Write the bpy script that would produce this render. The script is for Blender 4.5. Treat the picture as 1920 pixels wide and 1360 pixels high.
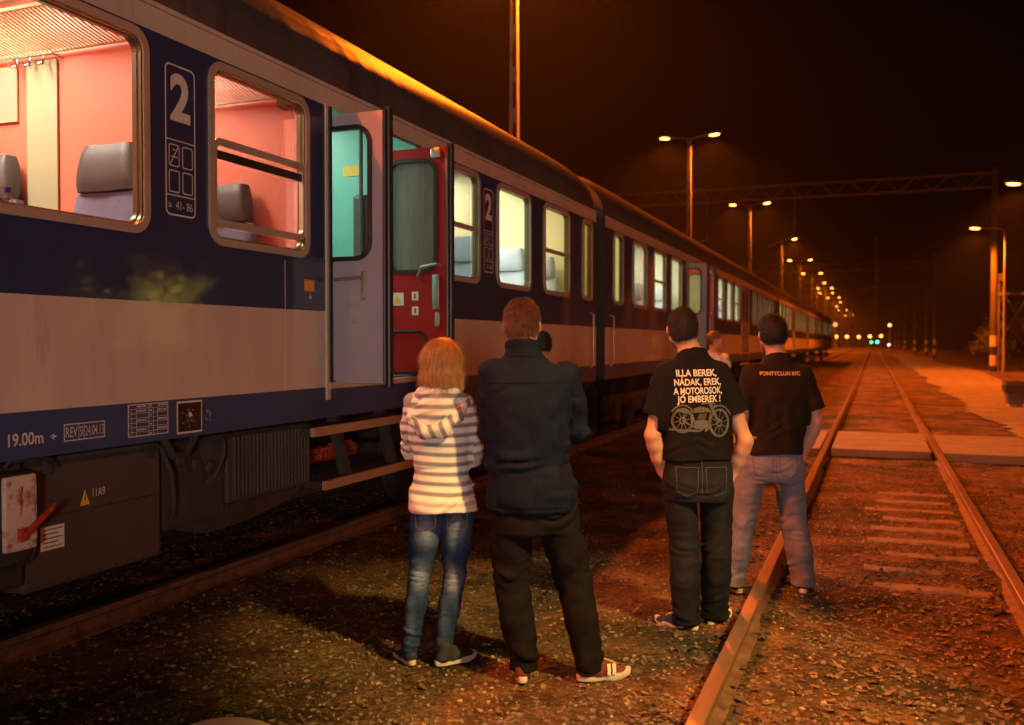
import bpy, bmesh, math, random
import numpy as np
from mathutils import Vector, Matrix, Euler
from mathutils.bvhtree import BVHTree

for o in list(bpy.data.objects):
    bpy.data.objects.remove(o, do_unlink=True)
SC = bpy.context.scene
COL = SC.collection
R = math.radians

# ------------------------------------------------------------ camera
YAW = 21.2
EYE = 1.65
cam_d = bpy.data.cameras.new('camera')
cam = bpy.data.objects.new('camera', cam_d)
COL.objects.link(cam)
cam.location = (0, 0, EYE)
cam.rotation_euler = (R(90 - 1.21), 0, R(YAW))
cam_d.sensor_width = 36
cam_d.lens = 32.8
cam_d.clip_start = 0.05
cam_d.clip_end = 3000
cam_d.dof.use_dof = True
cam_d.dof.focus_distance = 5.4
cam_d.dof.aperture_fstop = 2.0
SC.camera = cam

# ------------------------------------------------------------ night sky
w = bpy.data.worlds.new('World')
SC.world = w
w.use_nodes = True
nt = w.node_tree
bg = nt.nodes['Background']
sky = nt.nodes.new('ShaderNodeTexSky')
sky.sky_type = 'NISHITA'
sky.sun_disc = False
sky.sun_elevation = R(-9)
sky.sun_rotation = R(200)
nt.links.new(sky.outputs['Color'], bg.inputs['Color'])
bg.inputs['Strength'].default_value = 0.1
SC.view_settings.view_transform = 'Standard'
SC.view_settings.look = 'None'
SC.view_settings.exposure = 0
SC.view_settings.gamma = 1
SC.cycles.use_denoising = True
SC.cycles.max_bounces = 6
SC.cycles.transparent_max_bounces = 24
SC.cycles.volume_bounces = 0
SC.cycles.sample_clamp_indirect = 3
SC.cycles.sample_clamp_direct = 40
SC.cycles.volume_step_rate = 4
SC.cycles.use_light_tree = True
SC.cycles.caustics_reflective = False
SC.cycles.caustics_refractive = False

SODIUM = (1.0, 0.15, 0.005)

def add_light(name, kind, loc, power, color, aim=None, parent=None, **kw):
    d = bpy.data.lights.new(name, kind)
    d.energy = power
    d.color = color
    for k, v in kw.items():
        setattr(d, k, v)
    o = bpy.data.objects.new(name, d)
    COL.objects.link(o)
    o.location = loc
    if aim is not None:
        o.rotation_euler = (Vector(aim) - Vector(loc)).to_track_quat('-Z', 'Y').to_euler()
    if parent:
        o.parent = parent
    return o

# ------------------------------------------------------------ materials
def new_mat(name):
    m = bpy.data.materials.new(name)
    m.use_nodes = True
    return m, m.node_tree, m.node_tree.nodes['Principled BSDF']

def pm(name, col, rough=0.6, var=0.25, vscale=6.0, bump=0.0, bscale=60.0, metal=0.0, spec=0.5,
       dark=None, dscale=3.0, dthr=0.6, coat=0.0, stretch=None, rvar=0.0):
    """painted / cloth / stone surface: base colour varied by noise, optional second colour in patches, bump"""
    m, t, b = new_mat(name)
    N = t.nodes.new
    L = t.links.new
    tc = N('ShaderNodeTexCoord')
    vec = tc.outputs['Object']
    if stretch:
        mp = N('ShaderNodeMapping')
        mp.inputs['Scale'].default_value = stretch
        L(vec, mp.inputs['Vector'])
        vec = mp.outputs['Vector']
    n = N('ShaderNodeTexNoise')
    n.inputs['Scale'].default_value = vscale
    n.inputs['Detail'].default_value = 6
    n.inputs['Roughness'].default_value = 0.65
    L(vec, n.inputs['Vector'])
    cr = N('ShaderNodeMapRange')
    cr.inputs[1].default_value = 0.3
    cr.inputs[2].default_value = 0.7
    cr.inputs[3].default_value = 1 - var
    cr.inputs[4].default_value = 1 + var
    L(n.outputs[0], cr.inputs[0])
    mul = N('ShaderNodeVectorMath')
    mul.operation = 'SCALE'
    mul.inputs[0].default_value = col[:3]
    L(cr.outputs[0], mul.inputs['Scale'])
    out = mul.outputs[0]
    if dark is not None:
        n2 = N('ShaderNodeTexNoise')
        n2.inputs['Scale'].default_value = dscale
        n2.inputs['Detail'].default_value = 8
        n2.inputs['Roughness'].default_value = 0.7
        L(vec, n2.inputs['Vector'])
        mr = N('ShaderNodeMapRange')
        mr.inputs[1].default_value = dthr - 0.06
        mr.inputs[2].default_value = dthr + 0.06
        L(n2.outputs[0], mr.inputs[0])
        mx = N('ShaderNodeMix')
        mx.data_type = 'RGBA'
        L(mr.outputs[0], mx.inputs[0])
        L(out, mx.inputs[6])
        mx.inputs[7].default_value = (*dark[:3], 1)
        out = mx.outputs[2]
    L(out, b.inputs['Base Color'])
    b.inputs['Roughness'].default_value = rough
    if rvar:
        r2 = N('ShaderNodeMapRange')
        r2.inputs[3].default_value = max(0.02, rough - rvar)
        r2.inputs[4].default_value = min(1, rough + rvar)
        L(n.outputs[0], r2.inputs[0])
        L(r2.outputs[0], b.inputs['Roughness'])
    b.inputs['Metallic'].default_value = metal
    b.inputs['Specular IOR Level'].default_value = spec
    b.inputs['Coat Weight'].default_value = coat
    b.inputs['Coat Roughness'].default_value = 0.05
    if bump:
        n3 = N('ShaderNodeTexNoise')
        n3.inputs['Scale'].default_value = bscale
        n3.inputs['Detail'].default_value = 4
        L(vec, n3.inputs['Vector'])
        bp = N('ShaderNodeBump')
        bp.inputs['Strength'].default_value = 1.0
        bp.inputs['Distance'].default_value = bump
        L(n3.outputs[0], bp.inputs['Height'])
        L(bp.outputs[0], b.inputs['Normal'])
    return m

def emit(name, col, strength):
    m, t, b = new_mat(name)
    b.inputs['Base Color'].default_value = (*col, 1)
    b.inputs['Emission Color'].default_value = (*col, 1)
    b.inputs['Emission Strength'].default_value = strength
    return m

def glass(name, tint=(1, 1, 1), gloss=0.06):
    m = bpy.data.materials.new(name)
    m.use_nodes = True
    t = m.node_tree
    t.nodes.clear()
    out = t.nodes.new('ShaderNodeOutputMaterial')
    tr = t.nodes.new('ShaderNodeBsdfTransparent')
    tr.inputs[0].default_value = (*tint, 1)
    gl = t.nodes.new('ShaderNodeBsdfGlossy')
    gl.inputs['Roughness'].default_value = 0.03
    lw = t.nodes.new('ShaderNodeLayerWeight')
    lw.inputs[0].default_value = 0.25
    mr = t.nodes.new('ShaderNodeMapRange')
    mr.inputs[3].default_value = gloss * 0.4
    mr.inputs[4].default_value = 0.7
    t.links.new(lw.outputs['Fresnel'], mr.inputs[0])
    mx = t.nodes.new('ShaderNodeMixShader')
    t.links.new(mr.outputs[0], mx.inputs[0])
    t.links.new(tr.outputs[0], mx.inputs[1])
    t.links.new(gl.outputs[0], mx.inputs[2])
    t.links.new(mx.outputs[0], out.inputs[0])
    return m

# ------------------------------------------------------------ mesh helpers
class MB:
    def __init__(self):
        self.v, self.f, self.mi = [], [], []
    def _add(self, vs, fs, mi=0):
        o = len(self.v)
        self.v += [tuple(p) for p in vs]
        self.f += [tuple(i + o for i in q) for q in fs]
        self.mi += [mi] * len(fs)
        return self
    def box(self, a, b, mi=0):
        x0, y0, z0 = [min(a[i], b[i]) for i in range(3)]
        x1, y1, z1 = [max(a[i], b[i]) for i in range(3)]
        vs = [(x0, y0, z0), (x1, y0, z0), (x1, y1, z0), (x0, y1, z0), (x0, y0, z1), (x1, y0, z1), (x1, y1, z1), (x0, y1, z1)]
        return self._add(vs, [(0, 3, 2, 1), (4, 5, 6, 7), (0, 1, 5, 4), (1, 2, 6, 5), (2, 3, 7, 6), (3, 0, 4, 7)], mi)
    def bbox(self, a, b, c=0.01, mi=0):
        """box with chamfered edges along every side"""
        x0, y0, z0 = [min(a[i], b[i]) for i in range(3)]
        x1, y1, z1 = [max(a[i], b[i]) for i in range(3)]
        bm = bmesh.new()
        vs = [bm.verts.new(p) for p in [(x0, y0, z0), (x1, y0, z0), (x1, y1, z0), (x0, y1, z0), (x0, y0, z1), (x1, y0, z1), (x1, y1, z1), (x0, y1, z1)]]
        for q in [(0, 3, 2, 1), (4, 5, 6, 7), (0, 1, 5, 4), (1, 2, 6, 5), (2, 3, 7, 6), (3, 0, 4, 7)]:
            bm.faces.new([vs[i] for i in q])
        bmesh.ops.bevel(bm, geom=list(bm.edges), offset=c, segments=2, profile=0.5, affect='EDGES')
        bm.verts.index_update()
        self._add([v.co[:] for v in bm.verts], [[v.index for v in f.verts] for f in bm.faces], mi)
        bm.free()
        return self
    def loft(self, rings, closed=True, caps=True, mi=0, flip=False):
        n = len(rings[0])
        vs = [p for r in rings for p in r]
        fs = []
        for k in range(len(rings) - 1):
            for i in range(n if closed else n - 1):
                j = (i + 1) % n
                q = (k * n + i, k * n + j, (k + 1) * n + j, (k + 1) * n + i)
                fs.append(q[::-1] if flip else q)
        if caps and closed:
            a = tuple(range(n))[::-1]
            b = tuple((len(rings) - 1) * n + i for i in range(n))
            fs += [a[::-1] if flip else a, b[::-1] if flip else b]
        return self._add(vs, fs, mi)
    def tube(self, path, r, n=10, mi=0, caps=True):
        path = [Vector(p) for p in path]
        rs = r if isinstance(r, (list, tuple)) else [r] * len(path)
        rings = []
        up = None
        for i, p in enumerate(path):
            d = (path[min(i + 1, len(path) - 1)] - path[max(i - 1, 0)]).normalized()
            if up is None:
                up = Vector((0, 0, 1)) if abs(d.z) < 0.9 else Vector((1, 0, 0))
            s = d.cross(up).normalized()
            u2 = s.cross(d).normalized()
            up = u2
            rings.append([p + (s * math.cos(2 * math.pi * k / n) + u2 * math.sin(2 * math.pi * k / n)) * rs[i] for k in range(n)])
        return self.loft(rings, mi=mi, caps=caps, flip=False)
    def prism(self, pts, axis, a, b, mi=0):
        """polygon pts (two coords) extruded along axis (0,1,2) from a to b"""
        def P(p, h):
            l = list(p)
            l.insert(axis, h)
            return tuple(l)
        return self.loft([[P(p, a) for p in pts], [P(p, b) for p in pts]], mi=mi)
    def lathe(self, prof, c=(0, 0, 0), n=24, mi=0, axis=2):
        rings = []
        for r, h in prof:
            ring = []
            for k in range(n):
                a = 2 * math.pi * k / n
                p = [r * math.cos(a), r * math.sin(a)]
                p.insert(axis, h)
                ring.append((p[0] + c[0], p[1] + c[1], p[2] + c[2]))
            rings.append(ring)
        return self.loft(rings, mi=mi)
    def mesh(self, name, mats, smooth=False, recalc=True):
        me = bpy.data.meshes.new(name)
        me.from_pydata(self.v, [], self.f)
        if not isinstance(mats, (list, tuple)):
            mats = [mats]
        for m in mats:
            me.materials.append(m)
        me.polygons.foreach_set('material_index', self.mi)
        if recalc:
            bm = bmesh.new()
            bm.from_mesh(me)
            bmesh.ops.recalc_face_normals(bm, faces=bm.faces)
            bm.to_mesh(me)
            bm.free()
        if smooth:
            me.polygons.foreach_set('use_smooth', [True] * len(me.polygons))
            me.set_sharp_from_angle(angle=R(38))
        me.update()
        return me
    def build(self, name, mats, parent=None, loc=(0, 0, 0), smooth=False, recalc=True):
        return put(name, self.mesh(name, mats, smooth, recalc), parent, loc)

def put(name, me, parent=None, loc=(0, 0, 0), rot=None):
    o = bpy.data.objects.new(name, me)
    COL.objects.link(o)
    o.location = loc
    if rot:
        o.rotation_euler = rot
    if parent:
        o.parent = parent
    return o

def tag(o, label=None, cat=None, group=None, kind=None):
    if label: o['label'] = label
    if cat: o['category'] = cat
    if group: o['group'] = group
    if kind: o['kind'] = kind
    return o

def empty(name, loc=(0, 0, 0), rz=0.0):
    o = bpy.data.objects.new(name, None)
    COL.objects.link(o)
    o.empty_display_size = 0.2
    o.location = loc
    o.rotation_euler = (0, 0, rz)
    return o

def children(o):
    return [c for c in COL.objects if c.parent == o]

def copy_tree(o, parent=None, kids=None):
    c = o.copy()
    COL.objects.link(c)
    c.parent = parent
    for ch in children(o):
        copy_tree(ch, c)
    return c

def rrect(y0, y1, z0, z1, r, n=6):
    pts = []
    for cx, cz, a0 in ((y1 - r, z1 - r, 0), (y0 + r, z1 - r, 90), (y0 + r, z0 + r, 180), (y1 - r, z0 + r, 270)):
        for k in range(n + 1):
            a = R(a0 + 90 * k / n)
            pts.append((cx + r * math.cos(a), cz + r * math.sin(a)))
    return pts

def ring_profile(mb, outer, inner, x_back, x_front, x_in, mi=0):
    """a frame lying in the y-z plane: outer side, front face, inner reveal going back to x_in"""
    n = len(outer)
    loops = [[(x_back, y, z) for y, z in outer], [(x_front, y, z) for y, z in outer],
             [(x_front, y, z) for y, z in inner], [(x_in, y, z) for y, z in inner]]
    mb.loft(loops, caps=False, mi=mi)
    return mb

_text_cache = {}
def text_mesh(s, size=1.0, bold=0.0, align='CENTER', extrude=0.0, shear=0.0, sx=1.0):
    key = (s, size, bold, align, extrude, shear, sx)
    if key in _text_cache:
        return _text_cache[key]
    cu = bpy.data.curves.new('lettering', 'FONT')
    cu.body = s
    cu.size = size
    cu.offset = bold
    cu.extrude = extrude
    cu.align_x = align
    cu.align_y = 'CENTER'
    cu.shear = shear
    cu.resolution_u = 4
    o = bpy.data.objects.new('lettering', cu)
    COL.objects.link(o)
    dg = bpy.context.evaluated_depsgraph_get()
    me = bpy.data.meshes.new_from_object(o.evaluated_get(dg))
    bpy.data.objects.remove(o)
    for v in me.vertices:
        v.co.x *= sx
    _text_cache[key] = me
    return me

class TextPlate:
    """collects lettering, bars and boxes on the plane x = const (u -> y, v -> z) into one mesh"""
    def __init__(self, x):
        self.x = x
        self.mb = MB()
    def text(self, s, y, z, size, mi=0, bold=0.0, align='CENTER', sx=1.0, rot=0.0):
        me = text_mesh(s, size, bold, align, sx=sx)
        c, sn = math.cos(rot), math.sin(rot)
        self.mb._add([(self.x, y + v.co.x * c - v.co.y * sn, z + v.co.x * sn + v.co.y * c) for v in me.vertices],
                     [tuple(p.vertices) for p in me.polygons], mi)
        return self
    def rect(self, y0, y1, z0, z1, mi=0, d=0.0):
        self.mb._add([(self.x + d, y0, z0), (self.x + d, y1, z0), (self.x + d, y1, z1), (self.x + d, y0, z1)], [(0, 1, 2, 3)], mi)
        return self
    def poly(self, pts, mi=0, d=0.0):
        self.mb._add([(self.x + d, y, z) for y, z in pts], [tuple(range(len(pts)))], mi)
        return self
    def frame(self, y0, y1, z0, z1, t, r=0.0, mi=0, d=0.0):
        if r:
            a, b = rrect(y0, y1, z0, z1, r, 5), rrect(y0 + t, y1 - t, z0 + t, z1 - t, max(r - t, 0.001), 5)
        else:
            a = [(y0, z0), (y1, z0), (y1, z1), (y0, z1)]
            b = [(y0 + t, z0 + t), (y1 - t, z0 + t), (y1 - t, z1 - t), (y0 + t, z1 - t)]
        self.mb.loft([[(self.x + d, y, z) for y, z in a], [(self.x + d, y, z) for y, z in b]], caps=False, mi=mi)
        return self
    def build(self, name, mats, parent, loc=(0, 0, 0)):
        return self.mb.build(name, mats, parent, loc, recalc=False)
RT = 0.14            # rail top above the ground
TX = -4.89           # centre of the train's track
OX = 0.10            # centre of the empty track
rng = random.Random(7)
nrs = np.random.RandomState(11)

# ------------------------------------------------------------ ground
def ground_material():
    m, t, b = new_mat('ground_soil')
    N, L = t.nodes.new, t.links.new
    tc = N('ShaderNodeTexCoord')
    n1 = N('ShaderNodeTexNoise'); n1.inputs['Scale'].default_value = 0.9; n1.inputs['Detail'].default_value = 6
    n2 = N('ShaderNodeTexVoronoi'); n2.inputs['Scale'].default_value = 34
    n3 = N('ShaderNodeTexNoise'); n3.inputs['Scale'].default_value = 26; n3.inputs['Detail'].default_value = 8; n3.inputs['Roughness'].default_value = 0.75
    for n in (n1, n2, n3):
        L(tc.outputs['Object'], n.inputs['Vector'])
    r1 = N('ShaderNodeValToRGB')
    e = r1.color_ramp.elements
    e[0].position = 0.38; e[0].color = (0.075, 0.062, 0.03, 1)
    e[1].position = 0.56; e[1].color = (0.19, 0.115, 0.065, 1)
    L(n1.outputs[0], r1.inputs[0])
    r2 = N('ShaderNodeValToRGB')
    e = r2.color_ramp.elements
    e[0].position = 0.32; e[0].color = (0.30, 0.28, 0.25, 1)
    e[1].position = 0.68; e[1].color = (1.7, 1.5, 1.3, 1)
    L(n3.outputs[0], r2.inputs[0])
    mx = N('ShaderNodeMix'); mx.data_type = 'RGBA'; mx.blend_type = 'MULTIPLY'; mx.inputs[0].default_value = 1
    L(r1.outputs[0], mx.inputs[6]); L(r2.outputs[0], mx.inputs[7])
    n4 = N('ShaderNodeTexNoise'); n4.inputs['Scale'].default_value = 2.3; n4.inputs['Detail'].default_value = 7; n4.inputs['Roughness'].default_value = .7
    L(tc.outputs['Object'], n4.inputs['Vector'])
    m4 = N('ShaderNodeMapRange'); m4.inputs[1].default_value = .36; m4.inputs[2].default_value = .64; m4.inputs[3].default_value = .38; m4.inputs[4].default_value = 1.35
    L(n4.outputs[0], m4.inputs[0])
    sc4 = N('ShaderNodeVectorMath'); sc4.operation = 'SCALE'
    L(mx.outputs[2], sc4.inputs[0]); L(m4.outputs[0], sc4.inputs['Scale'])
    L(sc4.outputs[0], b.inputs['Base Color'])
    b.inputs['Roughness'].default_value = 0.95
    b.inputs['Specular IOR Level'].default_value = 0.2
    ad = N('ShaderNodeMath'); ad.operation = 'MULTIPLY_ADD'
    L(n3.outputs[0], ad.inputs[0]); ad.inputs[1].default_value = 1.3; L(n2.outputs[0], ad.inputs[2])
    bp = N('ShaderNodeBump'); bp.inputs['Distance'].default_value = 0.035; bp.inputs['Strength'].default_value = 1
    L(ad.outputs[0], bp.inputs['Height']); L(bp.outputs[0], b.inputs['Normal'])
    return m

M = {}
M['ground'] = ground_material()
M['asphalt'] = pm('worn_asphalt', (0.16, 0.125, 0.095), 0.85, 0.45, 1.3, 0.006, 90, dark=(0.10, 0.09, 0.07), dscale=0.8, dthr=0.6)
M['rail'] = pm('rusty_rail', (0.16, 0.085, 0.05), 0.55, 0.4, 9, 0.0015, 80, dark=(0.07, 0.035, 0.02), dscale=8, spec=0.4)
M['rail_top'] = pm('rail_running_face', (0.34, 0.22, 0.15), 0.36, 0.3, 5, 0.0006, 120, metal=0.75, stretch=(1, .08, 1), rvar=.12)
M['sleeper'] = pm('weathered_sleeper', (0.17, 0.125, 0.09), 0.9, 0.35, 7, 0.006, 60, stretch=(.15, 1, 1), dark=(0.08, 0.055, 0.035), dscale=6)
M['crossing'] = pm('crossing_slab', (0.16, 0.13, 0.10), 0.85, 0.25, 2.5, 0.004, 50, dark=(0.16, 0.13, 0.10), dscale=5, dthr=.58)
M['stone'] = pm('gravel_stone', (0.16, 0.115, 0.075), 0.9, 0.75, 9, 0.002, 120)
M['leaf'] = pm('dead_leaf', (0.14, 0.080, 0.038), 0.75, 0.8, 5, 0.001, 90)
M['grass'] = pm('ground_grass', (0.085, 0.115, 0.03), 0.8, 0.5, 6)

def hnoise(x, y):
    return (np.sin(x * 2.1 + 1.3 * np.sin(y * 1.7)) * np.sin(y * 1.9 + 0.8 * np.sin(x * 2.9)) * 0.5
            + 0.3 * np.sin(x * 6.3 + y * 2.2) * np.sin(y * 5.7 - x * 1.8)
            + 0.2 * np.sin(x * 15.1 + y * 9.1) * np.sin(y * 13.3 - x * 7.7))

def ground_z(x, y):
    x = np.asarray(x, float); y = np.asarray(y, float)
    h = hnoise(x, y) * 0.016 - 0.012
    near = (y > 26) | (y < -14) | (np.abs(x) > 12)
    h = np.where(near, -0.012, h)
    for cx in (OX, TX):                         # ballast packed up to the sleeper tops
        d = np.abs(x - cx)
        h = h + np.clip(1 - (d - 1.0) / 0.5, 0, 1) * 0.025
    return h

xs = np.concatenate([[-400, -120, -40, -20], np.arange(-12, 12.01, 0.09), [14, 20, 40, 120, 400]])
ys = np.concatenate([[-400, -100, -30, -14], np.arange(-6, 20, 0.09), np.arange(20, 27, .5), [30, 40, 60, 100, 160, 240, 400, 700]])
gx, gy = np.meshgrid(xs, ys, indexing='ij')
gz = ground_z(gx, gy)
nx_, ny_ = gx.shape
verts = np.stack([gx, gy, gz], -1).reshape(-1, 3)
idx = np.arange(nx_ * ny_).reshape(nx_, ny_)
fs = np.stack([idx[:-1, :-1], idx[1:, :-1], idx[1:, 1:], idx[:-1, 1:]], -1).reshape(-1, 4)
def np_mesh(name, v, f, mat, smooth=True):
    me = bpy.data.meshes.new(name)
    v = np.asarray(v, np.float32); f = np.asarray(f, np.int32)
    k = f.shape[1]
    me.vertices.add(len(v)); me.vertices.foreach_set('co', v.ravel())
    me.loops.add(f.size); me.loops.foreach_set('vertex_index', f.ravel())
    me.polygons.add(len(f)); me.polygons.foreach_set('loop_start', np.arange(len(f), dtype=np.int32) * k)
    me.polygons.foreach_set('loop_total', np.full(len(f), k, np.int32))
    me.polygons.foreach_set('use_smooth', np.full(len(f), smooth))
    if mat is not None: me.materials.append(mat)
    me.update(calc_edges=True); me.validate()
    return me
tag(put('ground', np_mesh('ground', verts, fs, M['ground'])), kind='structure')

# ------------------------------------------------------------ asphalt path on the right, with a wavy far edge
mb = MB()
left = [(2.2 + 0.10 * math.sin(y * .7) + rng.uniform(-.13, .13) + .25 * math.exp(-(y - 17) / 4), y) for y in np.concatenate([np.arange(17.05, 40, .22), np.arange(40, 150, 1.6)])]
right = []
for _, y in left:
    r_ = 5.3 + 0.35 * math.sin(y * .13) if y > 24 else 5.3 + (24 - y) * 0.9
    right.append((r_, y))
n_ = len(left)
mb._add([(x, y, 0.022) for x, y in left] + [(x, y, 0.022) for x, y in right],
        [(i, n_ + i, n_ + i + 1, i + 1) for i in range(n_ - 1)])
tag(mb.build('path', M['asphalt']), kind='structure')

# ------------------------------------------------------------ the two tracks
def rail_loft(mb, x, y0, y1, side):
    top = RT; bot = RT - 0.135
    prof = [(-.036, top - .004), (-.030, top), (.030, top), (.036, top - .004), (.036, top - .036), (.010, top - .050), (.008, top - .11),
            (.062, bot + .010), (.062, bot), (-.062, bot), (-.062, bot + .010), (-.008, top - .11), (-.010, top - .050), (-.036, top - .036)]
    cuts = [y for y in np.linspace(y0, y1, int((y1 - y0) / 12) + 2)]
    n = len(prof)
    rings = [[(x + a, y, b) for a, b in prof] for y in cuts]
    base = len(mb.v)
    mb.loft(rings)
    nf = len(cuts) - 1
    k0 = len(mb.mi) - (nf * n + 2)
    for s in range(nf):
        for i in (0, 1, 2):
            mb.mi[k0 + s * n + i] = 1
def track(cx, y0, y1, label, group):
    t = empty('railway_track', (cx, 0, 0))
    tag(t, label, 'railway track', group)
    for s in (-1, 1):
        m2 = MB(); rail_loft(m2, s * 0.753, y0, y1, s)
        m2.build('rail', [M['rail'], M['rail_top']], t)
    return t
trk = track(OX, -6, 420, 'rusty empty railway track running away to the horizon beside the group', 'railway tracks')
trk2 = track(TX, -20, 300, 'dark railway track under the passenger train', 'railway tracks')
# sleepers of the empty track: exposed where the ballast is low
def sleeper_mesh(half, seed):
    r = random.Random(seed)
    mb = MB()
    pts = []
    n = 14
    for i in range(n + 1):
        x = -half + 2 * half * i / n
        a = -.085 + r.uniform(-.012, .012); b = .085 + r.uniform(-.012, .012)
        z = r.uniform(-.004, .004)
        pts.append([(x, a, -.12), (x, b, -.12), (x, b, z - .012), (x, b - .02, z), (x, a + .02, z), (x, a, z - .012)])
    mb.loft(pts)
    return mb.mesh('sleeper', M['sleeper'])
for k in range(9):
    y = 6.72 + k * 0.52
    s = put('sleeper', sleeper_mesh(0.36 + 0.04 * math.sin(k * 2.3), k), trk, (0.27 + .05 * math.sin(k * 4), y, 0.0235 + .004 * math.sin(k * 5)))
for k in range(20):
    y = 4.2 + k * 0.6
    put('sleeper', sleeper_mesh(1.25, 40 + k), trk2, (0, y, -0.006))

# the level crossing: planks between and beside the rails
cr = empty('foot_crossing', (OX, 15.55, 0))
tag(cr, 'pale concrete foot crossing laid between and beside the rails', 'crossing')
for j in range(4):
    a = -1.42 + j * 0.71
    MB().bbox((-0.66, a + .012, .02), (0.66, a + .70, RT - .004), 0.012).build('crossing_slab', M['crossing'], cr)
for j in range(2):
    a = -1.42 + j * 1.42
    MB().bbox((-1.75, a + .012, .0), (-0.815, a + 1.40, RT - .012), 0.012).build('crossing_slab', M['crossing'], cr)
    MB().bbox((0.815, a + .012, .0), (2.1, a + 1.40, RT - .012), 0.012).build('crossing_slab', M['crossing'], cr)
    MB().bbox((2.11, a + .012, .0), (6.1, a + 1.40, RT - .03), 0.012).build('crossing_slab', M['crossing'], cr)

# ------------------------------------------------------------ gravel, leaves and grass (stuff)
def icos():
    bm = bmesh.new(); bmesh.ops.create_icosphere(bm, subdivisions=1, radius=1)
    v = np.array([x.co[:] for x in bm.verts]); bm.verts.index_update()
    f = np.array([[q.index for q in p.verts] for p in bm.faces]); bm.free()
    return v, f
IV, IF = icos()
EYEP = np.array([0, 0])
def scatter_pts(n, dmin, dmax, power=1.0, a0=-34, a1=34):
    """points over the ground in front of the camera's standpoint, denser close by"""
    d = dmin + (dmax - dmin) * nrs.rand(n) ** power
    a = np.radians(YAW + a0 + (a1 - a0) * nrs.rand(n))
    x = -np.sin(a) * d; y = np.cos(a) * d
    return x, y
def near_rail(x, m):
    return (np.abs(np.abs(x - OX) - .753) < m) | (np.abs(np.abs(x - TX) - .753) < m)
def stones(name, n, dmin, dmax, s0, s1, power, mat, label=None, keep=None):
    x, y = scatter_pts(n, dmin, dmax, power)
    ok = ~near_rail(x, 0.075) & ~((np.abs(y - 15.55) < 1.45) & (x > -1.7)) & ~((y > 13.2) & (x > 2.1))
    if keep is not None: ok &= keep(x, y)
    x, y = x[ok], y[ok]; n = len(x)
    s = s0 + (s1 - s0) * nrs.rand(n) ** 2.4
    sc = s[:, None] * (0.6 + 0.7 * nrs.rand(n, 3)); sc[:, 2] *= .65
    a = nrs.rand(n) * 6.283
    V = IV[None] * (1 + .3 * (nrs.rand(n, len(IV), 1) - .5)) * sc[:, None]
    c, sn = np.cos(a)[:, None], np.sin(a)[:, None]
    X = V[..., 0] * c - V[..., 1] * sn; Y = V[..., 0] * sn + V[..., 1] * c
    Z = V[..., 2] + (ground_z(x, y) + s * .18)[:, None]
    V = np.stack([X + x[:, None], Y + y[:, None], Z], -1).reshape(-1, 3)
    F = (IF[None] + (np.arange(n) * len(IV))[:, None, None]).reshape(-1, 3)
    o = put(name, np_mesh(name, V, F, mat, smooth=False))
    tag(o, kind='stuff', label=label)
stones('gravel', 30000, 3.0, 20, .004, .017, 1.9, M['stone'], 'small loose gravel stones covering the ground between the tracks')
M['palestone'] = pm('pale_gravel_stone', (0.36, 0.26, 0.16), 0.9, 0.4, 9, 0.002, 120)
stones('pale_gravel', 4200, 3.0, 16, .004, .013, 1.6, M['palestone'], 'scattered pale pebbles among the darker gravel', keep=lambda x, y: (x > -3.0) & (nrs.rand(len(x)) < .35 + .65 * (np.sin(x * 1.7 + 1) * np.sin(y * 1.3) > .1)))
M['darkstone'] = pm('dark_ballast_stone', (0.055, 0.045, 0.038), 0.9, 0.5, 9, 0.003, 90)
stones('ballast', 5000, 3.0, 18, .014, .034, 1.6, M['darkstone'], 'larger dark ballast stones lying by the rails', keep=lambda x, y: (np.abs(np.abs(x - OX) - .9) < .32) | (np.abs(x - TX) < 1.35))

def leaves(n, dmin, dmax, power, s0, s1, keep=None, name='fallen_leaves', label=''):
    x, y = scatter_pts(n, dmin, dmax, power)
    ok = ~near_rail(x, 0.05)
    if keep is not None: ok &= keep(x, y)
    x, y = x[ok], y[ok]; n = len(x)
    base = np.array([(-1, 0), (-.45, .42), (.1, .55), (.6, .3), (1, 0), (.55, -.34), (.05, -.5), (-.5, -.38)])
    k = len(base)
    s = s0 + (s1 - s0) * nrs.rand(n) ** 1.6
    P = base[None] * (1 + .5 * (nrs.rand(n, k, 1) - .5)) * s[:, None, None]
    curl = (nrs.rand(n, 1) * .6 + .1) / s[:, None]
    z = curl * (P[..., 0] ** 2) * .7 + curl * .8 * P[..., 1] ** 2 + (nrs.rand(n, k) - .5) * s[:, None] * .25
    tilt = (nrs.rand(n, 1) - .5) * .9
    z = z + P[..., 0] * tilt
    a = nrs.rand(n) * 6.283
    c, sn = np.cos(a)[:, None], np.sin(a)[:, None]
    X = P[..., 0] * c - P[..., 1] * sn + x[:, None]; Y = P[..., 0] * sn + P[..., 1] * c + y[:, None]
    z = z - z.min(1, keepdims=True) + (ground_z(x, y) + .003)[:, None] + nrs.rand(n, 1) * .012
    V = np.stack([X, Y, z], -1)
    C = V.mean(1, keepdims=True); C[..., 2] -= (s * .12)[:, None]
    V = np.concatenate([V, C], 1)
    tri = np.array([(i, (i + 1) % k, k) for i in range(k)])
    F = (tri[None] + (np.arange(n) * (k + 1))[:, None, None]).reshape(-1, 3)
    o = put(name, np_mesh(name, V.reshape(-1, 3), F, M['leaf'], smooth=False))
    tag(o, kind='stuff', label=label)
leaves(20000, 2.9, 18, 1.4, .010, .034, keep=lambda x, y: (nrs.rand(len(x)) < np.clip(.18 + .5 * (x + 1.2), .1, 1)) & ~((np.abs(y - 15.55) < 1.45) & (nrs.rand(len(x)) > .06)),
       label='brown fallen leaves scattered over the ballast')

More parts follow.
